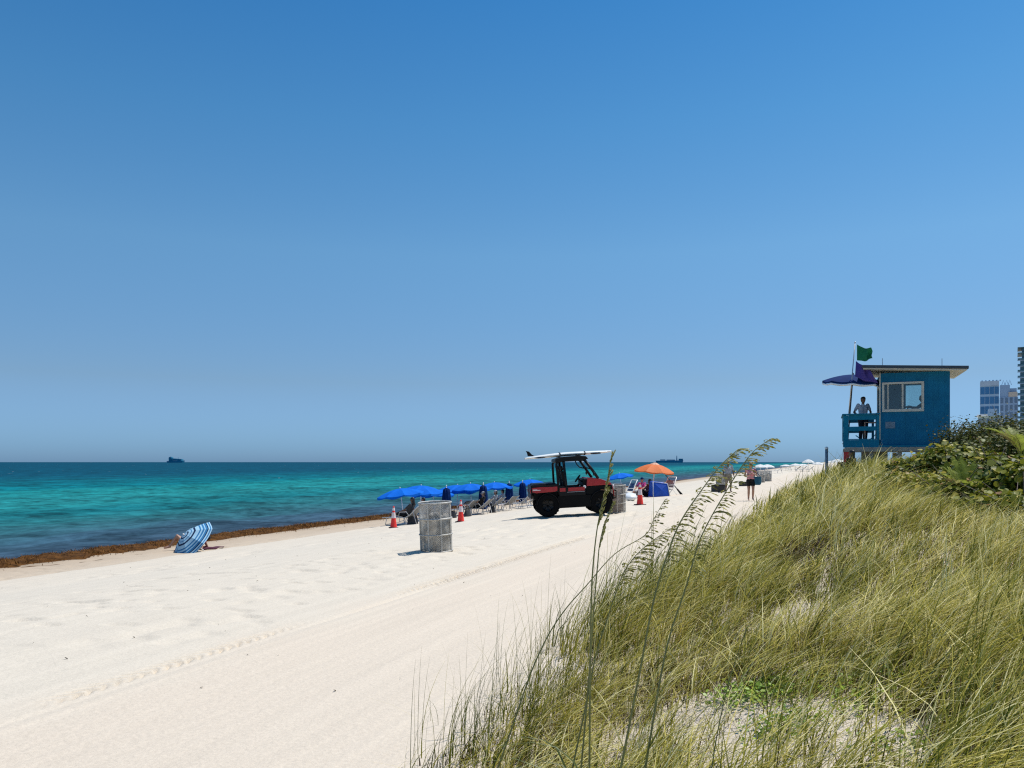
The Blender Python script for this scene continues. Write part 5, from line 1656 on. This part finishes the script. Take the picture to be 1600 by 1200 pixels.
def rosette(name, label, px, Y, nl, L, wdt, m_, cat, spread=.7):
    x = (px - 800) / 1200 * Y
    root = empty(name, (x, Y, gz(x, Y) + .12)); tag(root, label, cat)
    for k in range(nl):
        az = k * 2.4; el = .35 + .9 * k / nl
        d = Vector((math.cos(az) * math.cos(el), math.sin(az) * math.cos(el), math.sin(el))); sd = d.cross(Vector((0, 0, 1))).normalized()
        pts = [d * (L * t) + Vector((0, 0, -.25 * L * t * t)) for t in (0, .3, .6, .85, 1)]
        mb = MB(); P_ = [[p - sd * wdt * w_, p + Vector((0, 0, -.012)), p + sd * wdt * w_] for p, w_ in zip(pts, (.6, 1, .85, .5, .05))]
        mb.grid(P_); mb.build('leaf', m_, root, True, thick=.004, fix=False)
    return root


rosette('yellow_rosette', 'small bright yellow leaved rosette at the left front of the thicket', 1422, 14.0, 12, .20, .024, mat('yellow_leaf', (.62, .45, .035), .5, .2, 12, transl=.25), 'plant')
rosette('bright_leaf_plant', 'bright yellow green leafy plant at the right front of the thicket', 1578, 10.2, 12, .26, .05, mat('lime_leaf', (.22, .30, .03), .45, .2, 12, transl=.3), 'plant')
rosette('dry_rosette', 'dry pale pink rosette just left of the feathery palm', 1466, 14.0, 11, .34, .016, mat('dry_pink_leaf', (.48, .36, .28), .6, .2, 12), 'plant')

# beach creeper on the bare sand
cl = []
for px, py, su_, sv_, k in [(1185, 1092, .34, .24, 420), (1150, 1098, .2, .2, 160), (1230, 1085, .25, .18, 200), (1225, 1140, .22, .20, 240), (1345, 1100, .35, .22, 200), (1390, 1060, .3, .2, 140), (1200, 1160, .1, .12, 70), (1410, 1180, .2, .2, 120), (1300, 1075, .3, .25, 200)]:
    q = hit(px, py); u0, v0 = to_uv(q.x, q.y)
    uu = u0 + RNG.normal(0, su_ * .42, k); vv = v0 + RNG.normal(0, sv_ * .5, k)
    x_, y_ = to_xy(uu, vv)
    C_ = np.stack([x_, y_, ground(x_, y_) + .015 + .07 * RNG.random(k) ** 1.5], -1)
    N_ = np.stack([RNG.normal(0, .5, k), RNG.normal(-.15, .5, k), np.ones(k) * .8], -1)
    cl.append(leaf_discs(C_, N_, .007 + .009 * RNG.random(k), np.clip((.62 if py < 1110 else .35) + .2 * RNG.standard_normal(k), 0, 1), 8, .25, .8))
V, F, A = join(cl)
tag(np_mesh('beach_creeper', V, F, ramp_mat('creeper_leaf', 'tint', [(0, (.08, .15, .02)), (.5, (.21, .32, .03)), (1, (.44, .55, .06))], .45, .25, .4), 'tint', A), 'bright green creeping plant patches on the bare dune sand', 'ground cover', kind='stuff')

# ------------------------------------------------------------------ sea oat stalks near the camera
M_STALK = mat('oat_stalk', (.17, .17, .045), .5, .25, 30)
M_HEADS = ramp_mat('oat_spikelets', 'tint', [(0, (.32, .32, .08)), (.5, (.66, .62, .27)), (1, (.93, .89, .62))], .6, .7, .05)


def oat(label, path, Y0, Y1, head_from, n_sp, sp_len, droop, seed, rad=.0042, tight=False, leaves=1):
    """path: photo points from the base up, laid between depth Y0 and Y1"""
    rg = random.Random(seed)
    L = len(path) - 1
    pts = [at(px, py, Y0 + (Y1 - Y0) * i / L) for i, (px, py) in enumerate(path)]
    b0_, b1_ = pts[0], pts[1]
    d = (b0_ - b1_); d.normalize(); d.y *= .3
    p_ = b0_.copy(); ext = []
    for k in range(60):
        p_ = p_ + d * .04; ext.append(p_.copy())
        if p_.z < gz(p_.x, p_.y): break
    pts = ext[::-1][::4] + pts
    # smooth resample
    def cr(p0, p1, p2, p3, t): return .5 * ((2 * p1) + (p2 - p0) * t + (2 * p0 - 5 * p1 + 4 * p2 - p3) * t * t + (3 * p1 - p0 - 3 * p2 + p3) * t ** 3)
    sm = []
    for i in range(len(pts) - 1):
        P0, P1, P2, P3 = pts[max(0, i - 1)], pts[i], pts[i + 1], pts[min(len(pts) - 1, i + 2)]
        for k in range(5): sm.append(cr(P0, P1, P2, P3, k / 5))
    sm.append(pts[-1])
    o0 = sm[0].copy()
    root = empty('sea_oat_stalk', o0); tag(root, label, 'sea oats', 'tall sea oat stalks in front of the beach')
    loc = [p - o0 for p in sm]
    n_ = len(loc)
    MB().tube(loc, [rad * (1.15 - .95 * (i / (n_ - 1)) ** 1.3) for i in range(n_)], 7).build('stem', M_STALK, root, True, fix=False)
    i0 = next((i for i, p in enumerate(sm) if 722 + (EYE - p.z) / p.y * 1200 < head_from), n_ - 6)
    mb = MB()
    for k in range(n_sp):
        t = (k + rg.random()) / n_sp
        f = i0 + t * (n_ - 1.01 - i0); i = int(f); p = loc[i].lerp(loc[i + 1], f - i)
        tg = (loc[i + 1] - loc[i]).normalized()
        ln = sp_len * (.6 + .7 * rg.random()) * (1 - .45 * t)
        if tight:
            dv = (tg + Vector((rg.uniform(-.13, .13), rg.uniform(-.12, .12), 0))).normalized(); dr = .03
        else:
            dv = (tg * (.7 + .5 * t) + Vector((.55 + rg.uniform(-.4, .3), rg.uniform(-.5, .5), rg.uniform(-.30, .15)))).normalized(); dr = droop * (1.1 - .6 * t)
            if rg.random() < .18: dv.x *= -.5
        # a thread carrying flat overlapping spikelets
        arc = [p + dv * (ln * s) + Vector((.15 * ln * s * s, 0, -dr * ln * s * s)) for s in (0, .2, .4, .6, .8, 1.0)]
        mb.tube(arc, .0009, 4, a=[.15] * 6)
        for j in range(3 if ln > .03 else 2):
            a0 = arc[1 + j * 2 - (1 if j == 2 else 0)]; a1 = arc[min(5, 3 + j * 2 - (1 if j == 2 else 0))]
            ax = (a1 - a0); w_ = ax.cross(Vector((rg.uniform(-1, 1), rg.uniform(-1, 1), rg.uniform(-1, 1)))).normalized() * (.0030 + .0020 * rg.random())
            th = ax.cross(w_).normalized() * .0012
            tn = min(1, max(0, rg.gauss(.45, .25)))
            m1 = a0.lerp(a1, .45)
            mb.add([a0, m1 + w_, m1 + th, m1 - w_, m1 - th, a1], [(0, 1, 2), (0, 2, 3), (0, 3, 4), (0, 4, 1), (5, 2, 1), (5, 3, 2), (5, 4, 3), (5, 1, 4)], [tn] * 6)
    mb.build('seed_head', M_HEADS, root, False, attr='tint', fix=False)
    for k in range(leaves):
        i = int(n_ * (.12 + .2 * rg.random())); p = loc[i]
        s_ = 1 if rg.random() < .6 else -1
        LL = .35 + .25 * rg.random()
        q_ = [p + Vector((s_ * LL * (.10 * t + .55 * t ** 2.2), rg.uniform(-.02, .02), LL * (t - .55 * t ** 2.4))) for t in (0, .2, .4, .6, .8, 1)]
        m2 = MB(); m2.grid([[c - Vector((.0035 * w_, .002, 0)), c + Vector((.0035 * w_, .002, 0))] for c, w_ in zip(q_, (1, 1, .9, .7, .5, .1))]); m2.build('leaf', mat('oat_leaf', (.11, .13, .03), .5, .25, 20, transl=.25), root, True, fix=False)
    return root


oat('straight sea oat stalk with a closed narrow head crossing the buggy front', [(921, 1200), (922, 1060), (924, 940), (927, 880), (934, 820), (945, 770), (955, 716)], 2.75, 2.8, 835, 34, .07, .1, 3, .0048, True, 2)
oat('sea oat stalk with a closed drooping head just below the pinkish drum', [(908, 1200), (920, 1060), (928, 950), (934, 880), (937, 850), (944, 820), (956, 790)], 2.85, 2.9, 870, 26, .055, .2, 4, .0042, True, 1)
oat('tallest sea oat stalk, its pale tip above the horizon right of the woman', [(1010, 1190), (1030, 1070), (1047, 992), (1073, 914), (1095, 840), (1138, 762), (1173, 710), (1203, 686)], 2.8, 3.0, 900, 92, .072, .75, 5, .0046, False, 1)
oat('sea oat stalk with a tip beside the man in grey', [(972, 1190), (1000, 1048), (1021, 940), (1043, 866), (1064, 814), (1099, 762), (1125, 728), (1153, 702)], 2.7, 2.9, 880, 92, .070, .75, 6, .0048, False, 2)
oat('arching thin sea oat stalk rising from the left edge of the grass', [(806, 1120), (830, 1050), (857, 992), (885, 950), (917, 914), (960, 866), (1008, 836), (1022, 810), (1038, 782)], 2.95, 3.1, 850, 26, .05, .6, 7, .0036, False, 1)
oat('bent sea oat stalk with a loose comb like head low over the dune edge', [(920, 1080), (932, 1020), (948, 970), (970, 905), (990, 872), (1018, 846), (1060, 818)], 2.9, 3.0, 925, 60, .075, .6, 8, .0038, False, 1)
oat('short sea oat stalk at the bottom of the picture right of the tall ones', [(1112, 1200), (1120, 1150), (1135, 1080), (1150, 1030), (1165, 985)], 3.0, 3.05, 1010, 16, .04, .5, 9, .0032, True, 1)

# ------------------------------------------------------------------ sargassum along the water
us2 = axis_steps([(-12, 50, .14), (50, 150, 1.0)])
vs2 = np.linspace(22.6, 26.6, 34)
UU, VV = np.meshgrid(us2, vs2, indexing='ij')
cen = 24.75 + .5 * (N1(UU * .22, 1.1) - .5) + .25 * (N2(UU * .8, 5.1) - .5)
half = 1.25 * np.interp(UU, [-12, 30, 50, 150], [1, .85, .55, .35]) * (.45 + .75 * N3(UU * .7, 2.2) + .35 * (N1(UU * 2.6, 8.8) - .5))
prof = np.clip(1 - ((VV - cen) / half) ** 2, 0, 1)
hh = .26 * np.interp(UU, [-12, 30, 50, 150], [1, .9, .6, .4])
ZZ = ground_uv(UU, VV, False) - .04 + prof ** .7 * hh * (.45 + .9 * N4.fbm(UU * 2.2, VV * 2.6)) + prof * .10 * (N2.fbm(UU * 7, VV * 7) - .5)
XX, YY = to_xy(UU, VV)
nu, nv = UU.shape
idx = np.arange(nu * nv).reshape(nu, nv)
Fq = np.stack([idx[:-1, :-1], idx[1:, :-1], idx[1:, 1:], idx[:-1, 1:]], -1).reshape(-1, 4)[:, ::-1]
M_SARG = mat('sargassum_brown', (.085, .036, .009), .9, .6, 5, bump=1.0, spec=.1)
sw = np_mesh('seaweed', np.stack([XX, YY, ZZ], -1).reshape(-1, 3), Fq, M_SARG, smooth=False)
tag(sw, 'brown seaweed heaped in a long band along the waterline', 'seaweed', kind='stuff')
k = 26000
uu = -11 + 62 * RNG.random(k) ** 1.15; vv = 24.75 + .5 * (N1(uu * .22, 1.1) - .5) + RNG.normal(0, .5, k) * (.5 + 1.1 * RNG.random(k) ** 2)
x_, y_ = to_xy(uu, vv)
pr = np.clip(1 - ((vv - 24.75) / 1.2) ** 2, 0, 1)
z_ = ground(x_, y_) - .02 + .22 * pr * N4.fbm(uu * 2.2, vv * 2.6)
az_ = RNG.random(k) * 6.28
V, F, A = ribbons(np.stack([x_, y_, z_], -1), .06 + .14 * RNG.random(k), .3 + .8 * RNG.random(k), az_, .012 + .014 * RNG.random(k), 3, RNG.random(k), az_ + RNG.random(k) * 3, 1.4, .4)
tag(np_mesh('seaweed_fronds', V, F, ramp_mat('sargassum_frond', 'tint', [(0, (.030, .012, .004)), (.5, (.14, .058, .012)), (1, (.32, .15, .035))], .8, .15, .15), 'tint', A), 'tangled loose brown seaweed strands on the waterline heap', 'seaweed', kind='stuff')
# small dark scraps over the sand
k = 220
uu = 4 + 36 * RNG.random(k) ** 1.4; vv = 3 + 15 * RNG.random(k)
x_, y_ = to_xy(uu, vv); z_ = ground_uv(uu, vv, True)
C_ = np.stack([x_, y_, z_ + .008], -1); N_ = np.stack([RNG.normal(0, .5, k), RNG.normal(0, .5, k), np.ones(k)], -1)
V, F, A = leaf_discs(C_, N_, .006 + .012 * RNG.random(k) ** 2, RNG.random(k), 8, .35, .4)
tag(np_mesh('beach_debris', V, F, ramp_mat('dry_weed_scrap', 'tint', [(0, (.02, .014, .008)), (1, (.12, .09, .05))], .9), 'tint', A), 'small dark scraps of dry weed scattered over the sand', 'debris', kind='stuff')

# ------------------------------------------------------------------ towers behind the dune, distance haze mixed into their colours
def tower(name, label, px0, px1, ytop, Y, depth, floors, bays, wall_m, glass_m, cat='building', base_y=730, slab=False, pier=.10, crown=None, skip=1.0, group=None):
    x0, x1 = (px0 - 800) / 1200 * Y, (px1 - 800) / 1200 * Y
    zt = EYE + (722 - ytop) / 1200 * Y
    root = empty(name, ((x0 + x1) / 2, Y, 0), -math.atan2((x0 + x1) / 2, Y) * .97); tag(root, label, cat, group)
    W_ = (x1 - x0) * math.cos(math.atan2((x0 + x1) / 2, Y))
    m = MB(); m.span((-W_ / 2, .6, -2), (W_ / 2, depth, zt)); m.build('wall', wall_m, root)
    fh = zt * skip / floors; bw = W_ / bays
    for f in range(floors):
        z0 = zt * (1 - skip) * 0 + f * fh
        for b_ in range(bays):
            a = -W_ / 2 + b_ * bw
            m = MB(); m.span((a + bw * pier, .42, z0 + fh * .16), (a + bw * (1 - pier), .598, z0 + fh * .90)); m.build('window', glass_m, root)
        if slab:
            m = MB(); m.span((-W_ / 2 - 1.6, -1.4, z0 + fh * .93), (W_ / 2, .40, z0 + fh * 1.03)); sl_ = m.build('balcony', wall_m, root)
            m = MB(); m.span((-W_ / 2 - 1.5, -1.45, z0 + fh * 1.035), (W_ / 2, -1.41, z0 + fh * 1.34)); m.build('glass_rail', glass_m, sl_)
    return root, W_, zt


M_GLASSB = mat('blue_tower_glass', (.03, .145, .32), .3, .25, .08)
M_TOWW = mat('haze_blue_concrete', (.27, .41, .56), .8, .08, .1)  # paler and bluer than concrete: aerial haze put into the colour
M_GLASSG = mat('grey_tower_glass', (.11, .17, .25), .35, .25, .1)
M_TOWG = mat('haze_lilac_concrete', (.25, .36, .50), .8, .08, .1)
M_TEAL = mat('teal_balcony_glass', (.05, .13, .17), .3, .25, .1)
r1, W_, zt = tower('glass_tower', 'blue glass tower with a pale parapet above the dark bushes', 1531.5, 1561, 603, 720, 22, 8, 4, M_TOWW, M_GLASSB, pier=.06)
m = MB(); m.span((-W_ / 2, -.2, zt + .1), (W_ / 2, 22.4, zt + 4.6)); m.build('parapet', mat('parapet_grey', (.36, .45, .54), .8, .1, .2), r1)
for k in range(6): m = MB(); m.span((-W_ / 2 + 1 + k * 2.9, 2, zt + 4.7), (-W_ / 2 + 2.2 + k * 2.9, 6, zt + 5.6)); m.build('roof_unit', M_TOWG, r1)
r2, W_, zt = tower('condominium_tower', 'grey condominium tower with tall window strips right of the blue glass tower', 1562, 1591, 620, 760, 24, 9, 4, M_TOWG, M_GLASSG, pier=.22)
m = MB(); m.span((-W_ / 2 + .2, 1, zt + .05), (W_ * .05, 20, zt + 12)); m.span((W_ * .05, 2, zt + .05), (W_ * .42, 18, zt + 8.5)); m.build('penthouse', M_TOWG, r2)
m = MB(); m.span((W_ * -.02, .2, zt + .1), (W_ * .46, .9, zt + 4.8)); m.build('penthouse_band', mat('sandy_band', (.50, .42, .34), .8), r2)
for k, xx in enumerate((-.30, -.12, .05)):
    m = MB(); m.tube([(W_ * xx - 1.4, 3, zt + 12), (W_ * xx, 3, zt + 17), (W_ * xx + 1.4, 3, zt + 12)], .3, 6); m.build('roof_mast', M_TOWG, r2)
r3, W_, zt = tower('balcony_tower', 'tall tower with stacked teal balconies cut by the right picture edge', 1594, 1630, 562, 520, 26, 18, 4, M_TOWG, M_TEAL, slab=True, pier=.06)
for dz, th in ((4.5, .8), (8.4, .5)): 
    m = MB(); m.span((-W_ / 2 - 1.5, -1.2, zt + dz), (W_ / 2, 20, zt + dz + th)); m.build('roof_canopy', mat('dark_teal_metal', (.03, .09, .11), .5, .1, .2), r3)
m = MB(); m.span((-W_ / 2 + 1, 1.5, zt + .02), (W_ / 2, 18, zt + 8.3)); m.build('roof_storey', M_TEAL, r3)
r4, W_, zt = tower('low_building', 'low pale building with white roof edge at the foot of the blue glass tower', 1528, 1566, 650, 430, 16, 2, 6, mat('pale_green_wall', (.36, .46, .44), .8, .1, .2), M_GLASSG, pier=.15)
m = MB(); m.span((-W_ / 2 - .5, -.4, zt + .05), (-W_ * .10, 14, zt + .9)); m.build('roof_edge', M_WHITE, r4)
m = MB(); m.span((-W_ * .08, 0, zt + .05), (W_ * .30, 12, zt + 4.0)); m.build('stair_tower', M_TOWW, r4)

# ------------------------------------------------------------------ ships on the horizon
M_SHIP = mat('ship_haze_blue', (.025, .21, .32), .8, .1, .05, spec=.1)  # blue of the air over distance painted onto hull and bridge
M_SHIP2 = mat('ship_haze_slate', (.06, .26, .37), .8, .1, .05, spec=.1)
Ys = 4500.0; sc = Ys / 1200
s1 = empty('cargo_ship', ((274.5 - 800) * sc, Ys, SEA_Z)); tag(s1, 'haze blue cargo ship on the horizon at the left', 'ship')
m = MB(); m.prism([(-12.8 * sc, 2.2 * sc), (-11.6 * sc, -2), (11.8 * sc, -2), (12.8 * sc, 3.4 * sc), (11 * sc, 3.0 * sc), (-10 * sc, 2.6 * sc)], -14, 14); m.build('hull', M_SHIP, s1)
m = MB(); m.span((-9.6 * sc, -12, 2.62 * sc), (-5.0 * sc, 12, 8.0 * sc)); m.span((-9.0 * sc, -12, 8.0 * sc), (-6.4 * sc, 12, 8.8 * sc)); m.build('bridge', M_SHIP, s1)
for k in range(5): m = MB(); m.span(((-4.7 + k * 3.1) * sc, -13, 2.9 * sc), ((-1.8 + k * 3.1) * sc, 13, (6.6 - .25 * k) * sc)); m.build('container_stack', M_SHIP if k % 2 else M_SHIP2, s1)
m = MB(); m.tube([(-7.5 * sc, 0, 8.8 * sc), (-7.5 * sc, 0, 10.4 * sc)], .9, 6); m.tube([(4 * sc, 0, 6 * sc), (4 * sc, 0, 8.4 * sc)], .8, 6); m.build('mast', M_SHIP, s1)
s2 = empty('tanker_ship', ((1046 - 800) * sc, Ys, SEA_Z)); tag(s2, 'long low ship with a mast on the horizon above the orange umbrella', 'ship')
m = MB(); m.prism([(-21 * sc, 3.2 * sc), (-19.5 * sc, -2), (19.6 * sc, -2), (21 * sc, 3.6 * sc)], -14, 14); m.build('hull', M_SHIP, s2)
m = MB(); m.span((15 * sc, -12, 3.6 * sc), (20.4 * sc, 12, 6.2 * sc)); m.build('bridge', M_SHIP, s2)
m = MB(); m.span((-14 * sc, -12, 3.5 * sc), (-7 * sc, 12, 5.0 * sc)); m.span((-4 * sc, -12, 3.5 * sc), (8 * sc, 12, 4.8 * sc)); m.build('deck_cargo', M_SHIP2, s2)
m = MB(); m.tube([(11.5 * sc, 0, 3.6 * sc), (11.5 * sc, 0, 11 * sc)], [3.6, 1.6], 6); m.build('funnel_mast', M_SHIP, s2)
